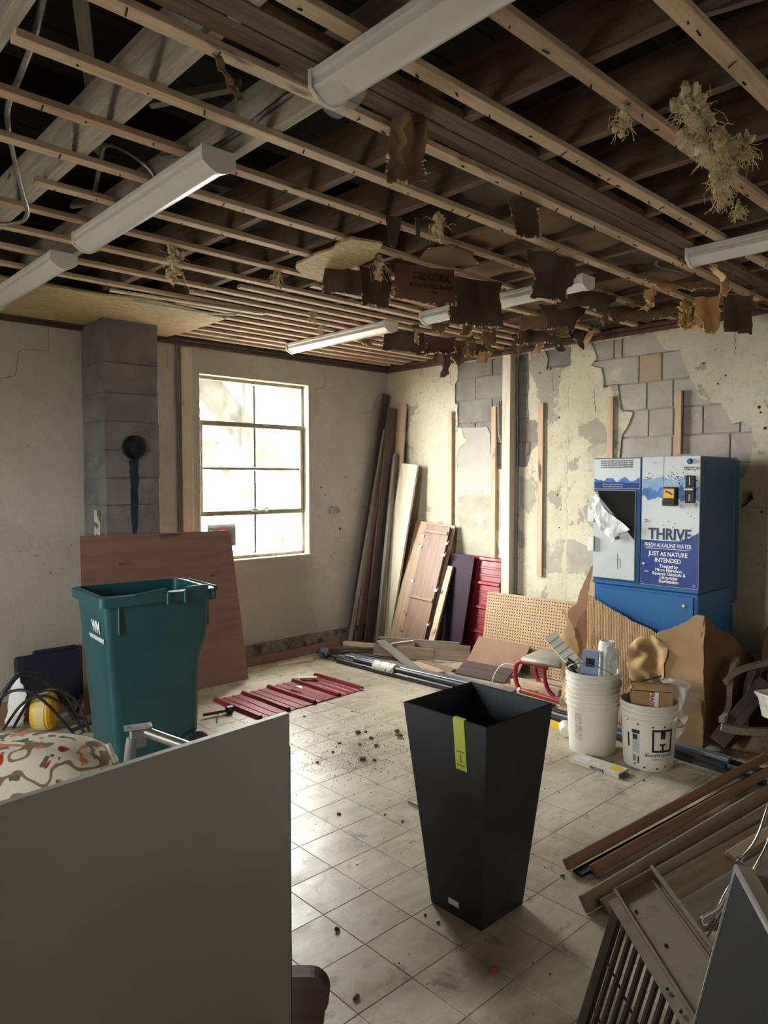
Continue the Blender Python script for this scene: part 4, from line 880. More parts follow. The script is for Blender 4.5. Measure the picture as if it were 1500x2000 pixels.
scrap((4.42, 4.79, .150), (4.775, 4.12, .149), .03, .018, M_weath, (0, 0, 1), 'thin weathered stick with a white tip on the heap')
scrap((4.375, 4.57, .131), (4.545, 4.46, .150), .03, .02, M_pale, (0, -.1, 1), 'short pale stick near the top of the lumber heap')
scrap((4.335, 4.67, .152), (4.245, 4.15, .014), .085, .018, M_weath, (0, 0, 1), 'dark worn plank sloping from the heap to the floor')
scrap((4.50, 4.36, .0095), (4.455, 3.90, .0095), .055, .018, M_brown, (0, 0, 1), 'brown lath on the floor beside the worn plank')
scrap((4.385, 4.26, .0115), (4.315, 3.92, .0115), .075, .022, M_pine, (0, 0, 1), 'pale pine offcut with a fresh cut end in front of the heap')
scrap((4.48, 3.86, .044), (4.545, 3.40, .044), .18, .014, M_dkboard, (-.42, -.06, 1), 'wide dark board end lying at the right of the heap')
scrap((4.74, 3.95, .118), (4.755, 3.42, .118), .30, .012, M_hard, (-.75, 0, .66), 'brown hardboard sheet leaning low against the pegboard')
scrap((4.53, 3.35, .024), (4.53, 2.92, .024), .085, .045, M_pale, (0, 0, 1), 'pale knotty two by four on the floor under the red seat frame')
scrap((4.415, 3.36, .0095), (4.445, 3.08, .0095), .04, .018, M_pine, (0, 0, 1), 'thin pine slat on the floor inside the red seat frame')
# black tubes bundle
tb = thing('tube_bundle', 'bundle of black metal tubes with a paper label on the floor', 'tubes', (0, 0, 0))
for (x, y0, y1, z, r) in ((3.94, 4.80, 2.95, .022, .022), (3.984, 4.95, 2.95, .022, .022), (3.966, 4.60, 3.0, .060, .022)):
    dx = .10
    part('tube', MB().tube([(x, y0, z), (x+dx*(y0-y1)/1.4*.9, y1, z)], r, 12), M_blackm, tb, smooth=50)
part('label_wrap', MB().tube([(3.991, 4.36, .0485), (4.006, 4.13, .0485)], .0485, 14), mat('paper_label', S(220, 218, 210), S(90, 88, 84), .7, scale=26, lo=.55, hi=.62), tb, smooth=50)
tag(part('metal_channel', MB().box((0, 0, .03), (.09, 1.7, .05), bev=.004), M_greym, None, T(4.16, 3.98, -.005) @ RZ(5)), 'grey blue metal channel lying beside the black tube bundle', 'channel')
jb = MB().blob((0, 0, .046), (.06, .08, .044), 3, .3, 2).tube([(0, -.05, .03), (-.02, -.16, .010)], .008, 6)
tag(part('black_foot_bracket', jb, M_black, None, T(3.955, 5.00, 0)), 'black plastic foot at the end of the tube bundle', 'bracket')

# ================================================================== GREEN CART
def rrect(x0, x1, y0, y1, r, z, n=5):
    pts = []
    for cx, cy, a in ((x1-r, y1-r, 0), (x0+r, y1-r, 90), (x0+r, y0+r, 180), (x1-r, y0+r, 270)):
        pts += [(cx+r*math.cos(math.radians(a+90*k/n)), cy+r*math.sin(math.radians(a+90*k/n)), z) for k in range(n+1)]
    return pts
ct = thing('trash_cart', 'dark green wheeled trash cart without lid beside the plywood sheet', 'trash cart', (1.75, 3.81, 0), math.radians(-5))
ct.scale = (.95, .93, 1)
secs = [(0.03, -.245, .225, -.195, .205, .05), (.10, -.26, .24, -.205, .215, .06), (.42, -.282, .24, -.225, .235, .06), (.62, -.296, .245, -.236, .246, .05), (.69, -.300, .268, -.240, .250, .045), (.75, -.302, .285, -.243, .253, .04), (.965, -.318, .292, -.252, .262, .035)]
rings = [rrect(a, b, c, d, r, z) for z, a, b, c, d, r in secs]; t_ = .006
inner = [rrect(a+t_, b-t_, c+t_, d-t_, r, z+.008) for z, a, b, c, d, r in secs][::-1]
top = [rrect(-.318, .292, -.252, .262, .035, 1.0), rrect(-.312, .286, -.246, .256, .035, 1.0)]
part('body', MB().loft(rings+top+inner), M_green, ct, smooth=35)
rim = MB().loft([rrect(-.318, .292, -.252, .262, .035, .945), rrect(-.345, .318, -.276, .286, .04, .945), rrect(-.345, .318, -.276, .286, .04, .995), rrect(-.318, .292, -.252, .262, .035, 1.0)], cap0=False, cap1=False)
part('rim', rim, M_green, ct, smooth=35)
part('rim_bar', MB().prism([(-.16, 0), (.02, 0), (.03, .016), (.02, .03), (-.15, .012)], -.006, .006, T(0, -.272, .990) @ RX(90)), M_green, ct)
part('rim_bar', MB().prism([(.13, 0), (.27, 0), (.27, .030), (.14, .028)], -.006, .006, T(0, -.272, .990) @ RX(90)), M_green, ct)
for x in (.03, .13): part('lid_stop', MB().box((x, -.278, .965), (.018, .016, .07), bev=.004), M_green, ct)
for y in (-.17, .18): part('hinge_lug', MB().box((.335, y, .955), (.05, .05, .075), bev=.008), M_green, ct)
part('handle', MB().tube([(.352, -.2, .985), (.352, .21, .985)], .014, 10), M_green, ct, smooth=50)
part('rib', MB().box((-.235, -.251, .87), (.012, .012, .15), bev=.004), M_green, ct)
part('rib', MB().box((.293, -.20, .86), (.02, .03, .16), bev=.006), M_green, ct)
part('axle', MB().tube([(.20, -.22, .10), (.20, .23, .10)], .012, 8), M_steel, ct)
for y in (-.215, .225):
    w = part('wheel', MB().lathe([(.04, -.03), (.09, -.03), (.10, -.018), (.10, .018), (.09, .03), (.04, .03)], 28, T(.20, y, .10) @ RX(90)), M_black, ct, smooth=30)
    part('hub', MB().lathe([(.0001, .032), (.04, .032), (.045, .02)], 16, T(.20, y, .10) @ RX(90 if y < 0 else -90)), M_black, w)
FL = Matrix(((0, 0, -1, 0), (-1, 0, 0, 0), (0, 1, 0, 0), (0, 0, 0, 1)))     # print on a face that looks to -x
text_mesh('lettering', 'WM', .085, M_inkw, ct, T(-.3125, -.10, .80) @ RY(-4) @ FL, .002, sx=.9)
text_mesh('lettering', 'WASTE MANAGEMENT', .032, M_inkw, ct, T(-.3085, -.095, .755) @ RY(-4) @ FL, .0008, sx=.8)

# ================================================================== PLANTER
plr = thing('square_planter', 'tall black tapered square planter standing on the tile floor', 'planter', (2.055, 1.682, 0))
sq = lambda h_, z: [(-h_, -h_, z), (h_, -h_, z), (h_, h_, z), (-h_, h_, z)]
part('body', MB().loft([sq(.118, 0), sq(.121, .004), sq(.1955, .765), sq(.1915, .768), sq(.1875, .765), sq(.125, .08)]), M_planter, plr)
def on_side(mb_pts, ang):   # frame on the -x ('l') face, x to the right seen from outside
    return None
sl = math.degrees(math.atan2(.0745, .761))
PF = T(-.1955, 0, .765) @ RY(-sl) @ FL           # origin at the middle of the top edge of the -x face, x right, y up
PF = T(-.1957, 0, .765) @ Matrix.Rotation(math.radians(sl), 4, 'Y').inverted() @ FL
part('tag', MB().box((.075, -.09, .0012), (.05, .185, .0015)).box((.075, .003, -.006), (.05, .002, .014)), M_lime, plr, PF, label='yellow green hang tag')
for y, w in ((-.115, .036), (-.165, .036), (-.14, .003)): part('tag_print', MB().box((.075, y, .0022), (w, .003 if w > .01 else .03, .0006)), M_ink, plr, PF)
part('badge', MB().box((-.005, -.715, .0012), (.05, .024, .002), bev=.0008), M_inkw, plr, PF, label='small white maker badge')

# ================================================================== WATER MACHINE
F = Matrix(((0, 0, -1, 4.32), (-1, 0, 0, 2.549), (0, 1, 0, 0), (0, 0, 0, 1)))
vm = thing('water_vending_machine', 'blue water vending machine with printed front against the right wall', 'vending machine', M=F)
W_, H_ = .712, 1.735
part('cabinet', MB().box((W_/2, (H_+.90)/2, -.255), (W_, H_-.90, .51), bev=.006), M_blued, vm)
part('base', MB().box((W_/2, .45, -.25), (W_-.012, .90, .49), bev=.006), M_blue, vm)
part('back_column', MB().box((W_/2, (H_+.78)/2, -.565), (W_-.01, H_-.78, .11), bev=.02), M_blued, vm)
part('base_column', MB().box((W_/2, .39, -.55), (W_-.05, .78, .10), bev=.02), M_blued, vm)
part('seam_band', MB().box((W_/2, .915, .002), (W_, .022, .006), bev=.002), M_blue, vm)
dp = part('service_panel', MB().box((W_/2+.005, .55, .003), (W_-.07, .66, .008), bev=.003), M_blue, vm)
part('lock', MB().lathe([(.011, 0), (.011, .006), (.0001, .007)], 12, T(W_-.09, .82, .007)), M_steel, dp)
def wave(x0, x1, ybase, amp, seed, n=24): return [(x0+(x1-x0)*k/n, ybase+amp*(math.sin(k*.75+seed)*.5+noise.noise(V((k*.45, seed, 0))))) for k in range(n+1)]
# left: sticker, hatch with glazing
stk = part('upper_sticker', MB().box((.166, 1.632, .003), (.325, .195, .005), bev=.001), M_print, vm)
wv = wave(.006, .326, 1.595, .022, 2); part('wave_print', MB().prism([(.326, 1.545), (.006, 1.545)][::-1]+wv[::-1], .0056, .0062), M_water, stk)
part('wave_print', MB().prism([(.006, 1.537), (.326, 1.537), (.326, 1.572), (.006, 1.578)], .0060, .0066), M_navyp, stk)
for k in range(4): text_mesh('small_print', 'the machine is self contained water passing through filters and light', .0135, M_inkk, stk, T(.166, 1.712-.0135*k, .0058), sx=.62)
text_mesh('small_print', 'place your container under the spout', .012, M_inkw, stk, T(.14, 1.560, .007), sx=.8)
text_mesh('small_print', 'remove container when water stops', .012, M_inkw, stk, T(.14, 1.545, .007), sx=.8)
part('door_frame', MB().box((.170, 1.235, .003), (.330, .595, .008), bev=.002), M_blue, vm)
dr = part('hatch_door', MB().box((.157, 1.235, .012), (.300, .585, .010), bev=.002), M_steel, vm)
part('glazing', MB().prism([(.012, 1.52), (.302, 1.52), (.302, 1.20)], .0176, .0182), M_gloss, dr)
part('door_film', MB().prism([(.010, .945), (.304, .945), (.302, 1.205), (.012, 1.522), (.010, 1.522)], .0176, .0184), M_printg, dr)
part('handwriting', MB().tube([(.185, 1.11, .019), (.187, 1.03, .019), (.19, 1.01, .019)], .0012, 4).tube([(.205, 1.08, .019), (.207, 1.02, .019)], .001, 4).tube([(.175, 1.07, .019), (.2, 1.075, .019)], .001, 4), M_cable, dr)
for y in (1.36, 1.165): part('hinge', MB().box((-.006, y, .020), (.048, .10, .018), bev=.003).box((.008, y, .032), (.028, .092, .006), bev=.002), M_white, dr)
part('knob', MB().lathe([(.006, 0), (.006, .014), (.012, .016), (.012, .026), (.0001, .028)], 14, T(.190, 1.215, .017)), M_black, dr, smooth=40)
fm = MB(); sheet(fm, rough_outline([(.005, 1.48), (.035, 1.525), (.10, 1.40), (.21, 1.33), (.285, 1.275), (.21, 1.245), (.165, 1.185), (.10, 1.24), (.045, 1.31), (.0, 1.40)], .02, .004, 71), step=.02, thick=.0008, bend=lambda x, y: .045+.018*noise.noise(V((x*22, y*22, 3)))-.05*max(0, (y-1.44))/.08*.5)
part('peeling_film', fm, M_filmw, vm, smooth=60, label='crumpled milky protective film peeling off the hatch')
# right: graphic panel
gp = part('graphic_panel', MB().box((.527, 1.332, .004), (.366, .806, .008), bev=.0015), M_print, vm)
wv = wave(.346, .708, 1.535, .028, 5, 30); part('splash_print', MB().prism(wave(.346, .708, 1.475, .022, 1, 30)+wv[::-1], .0084, .0088), M_water, gp)
part('splash_print', MB().prism(wave(.346, .708, 1.52, .015, 7, 20)+wave(.346, .708, 1.60, .02, 3, 20)[::-1], .0080, .0085), M_lightb, gp)
part('blue_field', MB().prism([(.346, .932), (.708, .932)]+[(.708, 1.275), (.69, 1.262), (.67, 1.252), (.65, 1.236), (.62, 1.232), (.60, 1.218), (.56, 1.213), (.346, 1.213)], .0084, .0090), M_navyp, gp)
bub = MB()
for k in range(70):
    x = rnd.gauss(.60, .06); y = rnd.gauss(1.60, .035)
    if .36 < x < .70 and y < 1.70: bub.lathe([(rnd.uniform(.0015, .0045), 0), (.0001, .0006)], 7, T(x, y, .0086))
for x, y in ((.52, 1.335), (.56, 1.325), (.49, 1.31), (.55, 1.30), (.66, 1.37), (.64, 1.39), (.68, 1.36), (.39, 1.63), (.42, 1.62), (.40, 1.60), (.67, 1.30)): bub.lathe([(.0035, 0), (.0001, .0006)], 7, T(x, y, .0086))
part('bubble_print', bub, M_ink, gp)
part('panel_joint', MB().box((.484, 1.60, .0084), (.002, .27, .0012)), M_cable, gp)
text_mesh('lettering', 'THRIVE', .098, M_ink, gp, T(.527, 1.222, .0094), .0022, sx=.84)
text_mesh('lettering', 'FRESH ALKALINE WATER', .037, M_inkw, gp, T(.517, 1.172, .0094), .0004, sx=.72)
part('rule', MB().box((.517, 1.163, .0092), (.285, .003, .0008)), M_inkw, gp)
text_mesh('lettering', 'JUST AS NATURE', .038, M_inkw, gp, T(.520, 1.118, .0094), .0008, sx=.86)
text_mesh('lettering', 'INTENDED', .038, M_inkw, gp, T(.520, 1.078, .0094), .0008, sx=.9)
for k, s in enumerate(('Treated by', 'Micro Filtration,', 'Reverse Osmosis &', 'Ultraviolet', 'Sterilization')): text_mesh('lettering', s, .029, M_inkw, gp, T(.527, 1.045-.0235*k, .0094), .0006, sx=.92)
text_mesh('small_print', 'Regular price', .012, M_ink, gp, T(.645, 1.665, .0086))
text_mesh('small_print', 'exact change', .012, M_ink, gp, T(.645, 1.652, .0086))
part('print_box', MB().box((.685, .95, .0092), (.018, .018, .0006)), M_water, gp)
part('push_button', MB().lathe([(.017, 0), (.017, .008), (.013, .010), (.012, .02), (.0001, .021)], 18, T(.648, 1.703, .008)), M_blue, vm, smooth=35)
cm = part('coin_slot', MB().box((.655, 1.535, .016), (.058, .165, .018), bev=.004), M_gloss, vm)
part('coin_lever', MB().box((.655, 1.535, .032), (.06, .016, .022), bev=.004).box((.655, 1.585, .026), (.004, .05, .004)).box((.655, 1.485, .026), (.004, .04, .004)), M_steel, cm)
ba = part('bill_acceptor', MB().box((.535, 1.49, .022), (.084, .115, .030), bev=.005).box((.535, 1.452, .040), (.082, .040, .022), bev=.005), M_black, vm)
part('bill_plate', MB().box((.533, 1.508, .038), (.066, .058, .003), bev=.001), M_yellow, ba)
part('bill_print', MB().prism([(.508, 1.520), (.53, 1.512), (.555, 1.497), (.558, 1.503), (.54, 1.518), (.515, 1.527)], .0396, .0402), M_inkk, ba)
part('bill_slot', MB().box((.535, 1.452, .0515), (.06, .008, .001)), M_gloss, ba)
for x, y in ((.375, 1.60), (.372, 1.335), (.362, 1.06), (.62, 1.66), (.69, 1.66), (.69, 1.44), (.60, 1.43)): part('bolt', MB().lathe([(.010, 0), (.010, .004), (.006, .005), (.006, .010), (.0001, .011)], 10, T(x, y, .008)), M_steel, vm)
part('clip', MB().box((.40, 1.700, .012), (.04, .006, .006)), M_white, vm)
part('clip', MB().box((.385, 1.015, .012), (.03, .006, .006)), M_white, vm)

# ================================================================== CARDBOARD ROUND THE MACHINE
def card(label, pts, Mx, m, seed, step=.06, amp=.02, thick=.005, jit=.006, name='cardboard_sheet', grp='torn cardboard around the blue machine', keep=None, fr=4):
    mb = MB(); sheet(mb, rough_outline(pts, .025, jit, seed, keep), step=step, thick=thick, bend=lambda x, y: amp*noise.noise(V((x*fr+seed, y*fr, seed*1.3))))
    return tag(part(name, mb, m, None, Mx, smooth=50), label, 'cardboard', grp)
FX = lambda x, ry=0: Matrix(((0, 0, -1, x), (-1, 0, 0, 0), (0, 1, 0, 0), (0, 0, 0, 1)))   # local x = -Y, y = Z
card('corrugated cardboard sheet with a torn slanting top in front of the blue machine', [(-2.56, .02), (-2.0, .02), (-1.98, .55), (-2.05, .64), (-2.25, .70), (-2.42, .77), (-2.55, .83)], FX(4.255), M_corr, 1, amp=.012)
card('folded cardboard flap with a bright corrugated edge below the printed panel', [(-2.04, .02), (-1.74, .02), (-1.745, .80), (-1.80, .80), (-1.90, .725), (-2.02, .665), (-2.06, .50)], FX(4.185), M_card, 2, amp=.02)
card('dark cardboard side sheet wrapping the right side of the blue machine', [(4.185, .02), (4.90, .02), (4.95, .42), (4.80, .50), (4.62, .60), (4.50, .66), (4.35, .72), (4.19, .80)], T(0, 1.745, 0) @ RX(90), M_cardd, 3, amp=.03, jit=.012)
card('crumpled dark cardboard standing at the wall right of the blue machine', [(4.55, .02), (5.0, .02), (5.03, .55), (4.95, .72), (4.85, .62), (4.72, .40), (4.6, .30)], T(0, 1.62, 0) @ RX(90) , M_cardd, 4, amp=.05, jit=.015)
cl = card('tall torn cardboard corner sticking up left of the blue machine', [(-2.755, .01), (-2.60, .01), (-2.60, .95), (-2.64, 1.0), (-2.70, .92), (-2.77, .78), (-2.80, .70), (-2.85, .66), (-2.86, .55), (-2.76, .44)], FX(4.50), M_cardd, 5, amp=.03, jit=.008)
card('pale inner cardboard flap beside the tall torn corner', [(-2.66, .42), (-2.595, .42), (-2.60, .80), (-2.62, .97), (-2.645, .99), (-2.685, .78), (-2.64, .76)], FX(4.486), M_kraft, 6, amp=.02, jit=.005, step=.04)
card('dark upright cardboard strip between the pegboard and corrugated sheet', [(-2.70, .02), (-2.555, .02), (-2.56, .66), (-2.60, .72), (-2.66, .64), (-2.72, .5)], FX(4.34), M_cardd, 7, amp=.02)
card('crinkled kraft paper strip hanging in front of the pegboard edge', [(-2.78, .008), (-2.62, .008), (-2.60, .25), (-2.66, .36), (-2.63, .44), (-2.66, .54), (-2.70, .60), (-2.72, .70), (-2.76, .68), (-2.72, .58), (-2.78, .50), (-2.74, .38), (-2.76, .28)], FX(4.29), M_kraft, 8, amp=.05, jit=.012, step=.03, fr=9, thick=.002)
card('bulging kraft paper fold lying over the cardboard flap', [(-2.20, .36), (-2.06, .32), (-1.98, .40), (-1.96, .58), (-2.05, .64), (-2.16, .60), (-2.22, .50)], FX(4.172), M_kraft, 9, amp=.03, jit=.014, step=.02, fr=15, thick=.002)
cf = MB(); sheet(cf, rough_outline([(-1.98, .12), (-1.86, .035), (-1.78, .18), (-1.72, .36), (-1.80, .44), (-1.92, .42), (-2.0, .34)], .02, .015, 81), step=.02, thick=.0008, bend=lambda x, y: .05*noise.noise(V((x*16, y*16, 2))))
tag(part('clear_plastic_film', cf, M_film, None, FX(4.05), smooth=60), 'crumpled clear plastic film behind the printed bucket', 'plastic film')

# ================================================================== BUCKETS
def bucket(loc, label, hgt=.365, rb=.132, rt=.152, rot=0.0, group=None, holes=False):
    t = thing('bucket', label, 'bucket', loc, rot, group)
    R_ = lambda z: rb+(rt-rb)*z/hgt
    prof = [(.0001, 0), (rb-.006, 0), (rb, .008)]+[(R_(z), z) for z in (.08, .16, .24, .27)]+[(rt+.004, .275), (rt+.004, .283), (R_(.29), .287), (R_(.30), .30), (rt+.005, .304), (rt+.005, .312), (R_(.32), .317), (R_(.33), .33), (rt+.006, .335), (rt+.006, .343), (rt, .347), (rt+.003, .355), (rt+.004, .363), (rt, hgt), (rt-.005, hgt-.003), (rt-.006, .34), (rb-.006, .012), (.0001, .012)]
    part('shell', MB().lathe(prof, 44), M_bucket, t, smooth=40)
    part('ear', MB().lathe([(.016, 0), (.016, .012), (.0001, .014)], 12, T(0, rt-.002, .288) @ RX(-90)).lathe([(.016, 0), (.016, .012), (.0001, .014)], 12, T(0, -rt+.002, .288) @ RX(90)), M_bucket, t)
    return t
b0 = bucket((3.76, 2.21, 0), 'white bucket standing on the floor under a nested second bucket', group='white buckets', rot=.53)
b1 = bucket((3.76, 2.21, .112), 'white bucket nested in another and filled with plastic roll and blue box', group='white buckets', rot=.5, rt=.1525)
part('bail', MB().tube(smooth_path([(0, .17, .288), (.06, .175, .24), (.13, .10, .20), (.165, .0, .19), (.13, -.10, .20), (.06, -.175, .24), (0, -.17, .288)], 6), .0025, 6), M_conduit, b0)
part('bail', MB().tube(smooth_path([(0, .165, .288), (-.06, .16, .36), (-.115, .09, .42), (-.115, -.03, .41), (-.06, -.14, .34), (0, -.165, .288)], 6), .0025, 6), M_conduit, b1)
def wrap_patch(pts, r0, r1, hgt, ang, off=.0008):
    """flat print wrapped on a bucket: pts in metres (u along the surface, z)"""
    out = []
    for u, z in pts:
        r = r0+(r1-r0)*z/hgt+off; a = ang+u/((r0+r1)/2); out.append((r*math.cos(a), r*math.sin(a), z))
    return out
def wrap_rect(mb, u0, u1, z0, z1, ang, off=.0008, n=8, rb=.132, rt=.152, hgt=.365):
    vs = []
    for k in range(n+1):
        u = u0+(u1-u0)*k/n; vs += wrap_patch([(u, z0), (u, z1)], rb, rt, hgt, ang, off)
    mb.add(vs, [[2*k, 2*k+2, 2*k+3, 2*k+1] for k in range(n)])
A1 = math.atan2(-2.21, -3.76)-.53      # towards the camera, in b0's frame
lb = MB(); wrap_rect(lb, -.105, -.06, .09, .245, A1+.0); g_ = part('faded_label', lb, mat('faded_print', S(176, 172, 160), S(206, 202, 190), .6, scale=60, lo=.45, hi=.52), b0)
b2 = bucket((3.80, 1.882, 0), 'white bucket printed with a black H emblem and drilled with holes', group='white buckets')
A2 = math.atan2(-1.882, -3.80)
# u grows counter-clockwise seen from above = to the right seen from the camera
def wr(u0, u1, z0, z1, m, nm='print', off=.0009):
    mb = MB(); wrap_rect(mb, u0, u1, z0, z1, A2, off, n=max(3, int(abs(u1-u0)/.008))); return part(nm, mb, m, b2)
H0, H1, Hz0, Hz1 = .018, .138, .115, .238
for a, b, c, d in ((H0, H1, Hz1-.012, Hz1), (H0, H0+.012, Hz0, Hz1), (H1-.012, H1, Hz0+.004, Hz1), (H0, H1, Hz0-.004, Hz0+.008), (.064, .092, .186, Hz1), (.071, .085, Hz0, .160), (.060, .096, .150, .160)):
    wr(a, b, c, d, M_inkk, 'emblem')
wr(-.092, -.046, .075, .225, M_printg, 'info_label', .0006)
wr(-.092, -.046, .205, .225, M_inkk, 'info_label_head', .0010)
wr(-.086, -.058, .170, .200, M_inkk, 'warning_picture', .0010)
for k in range(9): wr(-.088, -.052+.004*(k % 3), .158-.007*k, .1605-.007*k, M_cable, 'label_text', .0011)
wr(-.088, -.068, .048, .082, M_cable, 'barcode', .0011); wr(-.058, -.050, .040, .078, M_inkk, 'label_mark', .0011)
wr(-.122, -.110, .12, .20, M_inkk, 'side_print', .0010)
def wrap_text(txt, size, m, u, z, ang, parent, bold=0.0, sx=1.0, off=.001):
    o = text_mesh('lettering', txt, size, m, parent, Matrix.Identity(4), bold, 0, sx=sx)
    for v in o.data.vertices: v.co = V(wrap_patch([(u+v.co.x, z+v.co.y)], .132, .152, .365, ang, off)[0])
wrap_text('#DoItWithHART', .026, mat('print_teal', S(40, 104, 150), rough=.6), .070, .086, A2, b2, .0006, .95)
wrap_text('HARTTOOLS.COM', .015, M_cable, .072, .066, A2, b2, 0, .8)
hl = MB()
for u, z in ((-.055, .258), (.022, .252), (.085, .254), (-.12, .268), (-.075, .033), (-.02, .022), (.05, .020), (.1, .03)):
    p = V(wrap_patch([(u, z)], .132, .152, .365, A2, .0012)[0]); a = A2+u/.142
    hl.lathe([(.0055, 0), (.0001, .0004)], 10, T(*p) @ Matrix.Rotation(a, 4, 'Z') @ RY(90))
part('drilled_hole', hl, M_inkk, b2)
part('bail', MB().tube(smooth_path([(0, .165, .288), (.06, .17, .24), (.13, .10, .20), (.168, .0, .19), (.13, -.10, .20), (.06, -.17, .24), (0, -.165, .288)], 6), .0025, 6), M_conduit, b2)
# contents of the nested bucket
BX, BY, BZ = 3.76, 2.20, .115
ts_ = plank('ceiling_tile_strip', (3.765, 2.305, .466), (3.83, 2.56, .612), .085, .014, (-.7, -.5, .4), M_tilec, cat='ceiling tile', label='striped off white ceiling tile strip sticking out of the bucket')
for x in (.05, .10, .15, .20, .25): part('stripe', MB().box((x, 0, .0073), (.005, .078, .0006)), M_stripe, ts_)
bb = thing('blue_grey_carton', 'slim blue and white carton standing in the nested bucket', 'carton', (3.708, 2.222, .128), math.radians(25))
part('carton', MB().box((0, 0, .235), (.05, .09, .465), RX(3) @ RY(2), bev=.002), M_bluebox, bb)
part('print_band', MB().box((-.0255, 0, .40), (.001, .05, .05), RX(3) @ RY(2)), M_inkk, bb)
part('white_side', MB().box((0, .0455, .235), (.048, .001, .45), RX(3) @ RY(2)), M_inkw, bb)
cw = MB().tube(smooth_path([(.0, 0, 0), (-.03, .02, .05), (-.01, .05, .075), (.02, .03, .05), (.0, 0, .03), (-.03, .04, .06), (0, .06, .03)], 6), .008, 7)
tag(part('coiled_power_cord', cw, M_black, None, T(3.70, 2.285, .452), smooth=60), 'coiled black cord hanging over the nested bucket edge', 'cord')
pr = MB().lathe([(.0001, 0), (.040, 0), (.042, .2), (.045, .35), (.048, .45), (.047, .49), (.042, .515), (.02, .508), (.0001, .49)], 20, RX(0))
pr2 = thing('plastic_film_roll', 'white plastic film roll standing in the nested bucket', 'plastic roll', M=T(3.80, 2.175, .132) @ RY(2.5) @ RX(2))
part('roll', pr, M_filmw, pr2, smooth=60)
fl_ = MB(); sheet(fl_, rough_outline([(-.045, .33), (.04, .33), (.045, .47), (0, .50), (-.045, .49)], .02, .004, 91), step=.02, thick=.001, bend=lambda x, y: .012*noise.noise(V((x*40, y*30, 1)))); part('loose_layer', fl_, M_filmw, pr2, T(-.02, -.050, 0) @ RZ(-22) @ RX(90), smooth=60)
# contents of the H bucket
fx = thing('cardboard_box', 'small open cardboard box with a red FRAGILE tape in the printed bucket', 'box', (3.80, 1.872, .335), math.radians(-58))
part('carton', MB().box((0, 0, -.003), (.21, .13, .004)).box((0, -.065, .05), (.21, .004, .11)).box((0, .065, .05), (.21, .004, .11)).box((-.105, 0, .05), (.004, .13, .11)).box((.105, 0, .05), (.004, .13, .11)), M_card, fx, RX(8))
part('flap', MB().box((0, 0, 0), (.212, .07, .004)), M_kraft, fx, T(0, -.045, .110) @ RX(14))
part('flap', MB().box((0, 0, 0), (.05, .125, .004)), M_kraft, fx, T(-.121, -.01, .093) @ RY(-50))
part('tape', MB().box((.01, -.0675, .05), (.045, .001, .108)), M_inkw, fx, RX(8))
text_mesh('lettering', 'FRAGILE', .030, M_redp, fx, RX(8) @ T(.0, -.0685, .05) @ RX(90) @ RZ(-90) @ T(0, -.01, 0), .0008)
tag(part('broken_tray', MB().box((0, 0, 0), (.16, .08, .03), bev=.004).tube([(-.1, .02, .01), (.08, .05, .045)], .004, 6), M_blackm, None, T(3.902, 1.936, .400) @ RZ(-58) @ RX(8) @ RY(-6)), 'dark broken bracket jammed behind the FRAGILE box', 'bracket')
# flat carton on the floor
fb = thing('flat_carton', 'long flat white carton with a yellow end lying before the buckets', 'carton', (3.535, 2.035, 0), math.radians(89))
part('carton', MB().box((0, 0, .014), (.30, .105, .028), bev=.002), mat('carton_white', S(206, 200, 186), S(190, 184, 170), .6, scale=18), fb)
part('yellow_end', MB().box((-.105, -.005, .0285), (.055, .06, .001)).box((-.1505, 0, .014), (.001, .10, .026)), M_yellow, fb)
part('open_flap', MB().box((-.164, .02, .014), (.03, .07, .003), rot=RY(-20)), M_blackm, fb)
text_mesh('lettering', 'PRO-PAK', .022, M_inkk, fb, T(-.02, .0532, .006) @ RZ(180) @ RX(90), .0006)
part('label_print', MB().box((.08, .0, .0285), (.06, .05, .0008)).box((.0, .02, .0285), (.05, .03, .0008)), M_printg, fb)

# ================================================================== RED CHAIR FRAME, RAILS
rc = thing('red_bench_frame', 'red tube framed low seat with a taupe vinyl pad beside the pegboard', 'seat', (4.40, 3.02, 0))
for dx in (0, .26):
    part('side_hoop', MB().tube(smooth_path([(dx-.05, -.27, .02), (dx-.03, .10, .02), (dx-.02, .17, .03), (dx-.012, .205, .08), (dx-.01, .21, .16), (dx-.01, .19, .215), (dx+.0, .13, .232), (dx+.02, -.05, .215)], 6), .017, 8), M_redp, rc, smooth=50)
part('upright', MB().tube(smooth_path([(.02, -.02, .215), (.022, -.03, .12), (.028, -.06, .05), (.032, -.10, .018)], 6), .016, 8), M_redp, rc, smooth=50)
part('seat_pad', MB().box((.12, -.04, .262), (.30, .36, .05), RX(-3) @ RY(-4), bev=.022), M_seat, rc, smooth=50)
part('cross_bar', MB().tube([(.0, -.02, .222), (.26, -.02, .222)], .014, 8), M_redp, rc)
part('end_cap', MB().lathe([(.02, 0), (.02, .02), (.0001, .022)], 10, T(-.028, .17, .02) @ RX(90)), M_white, rc)
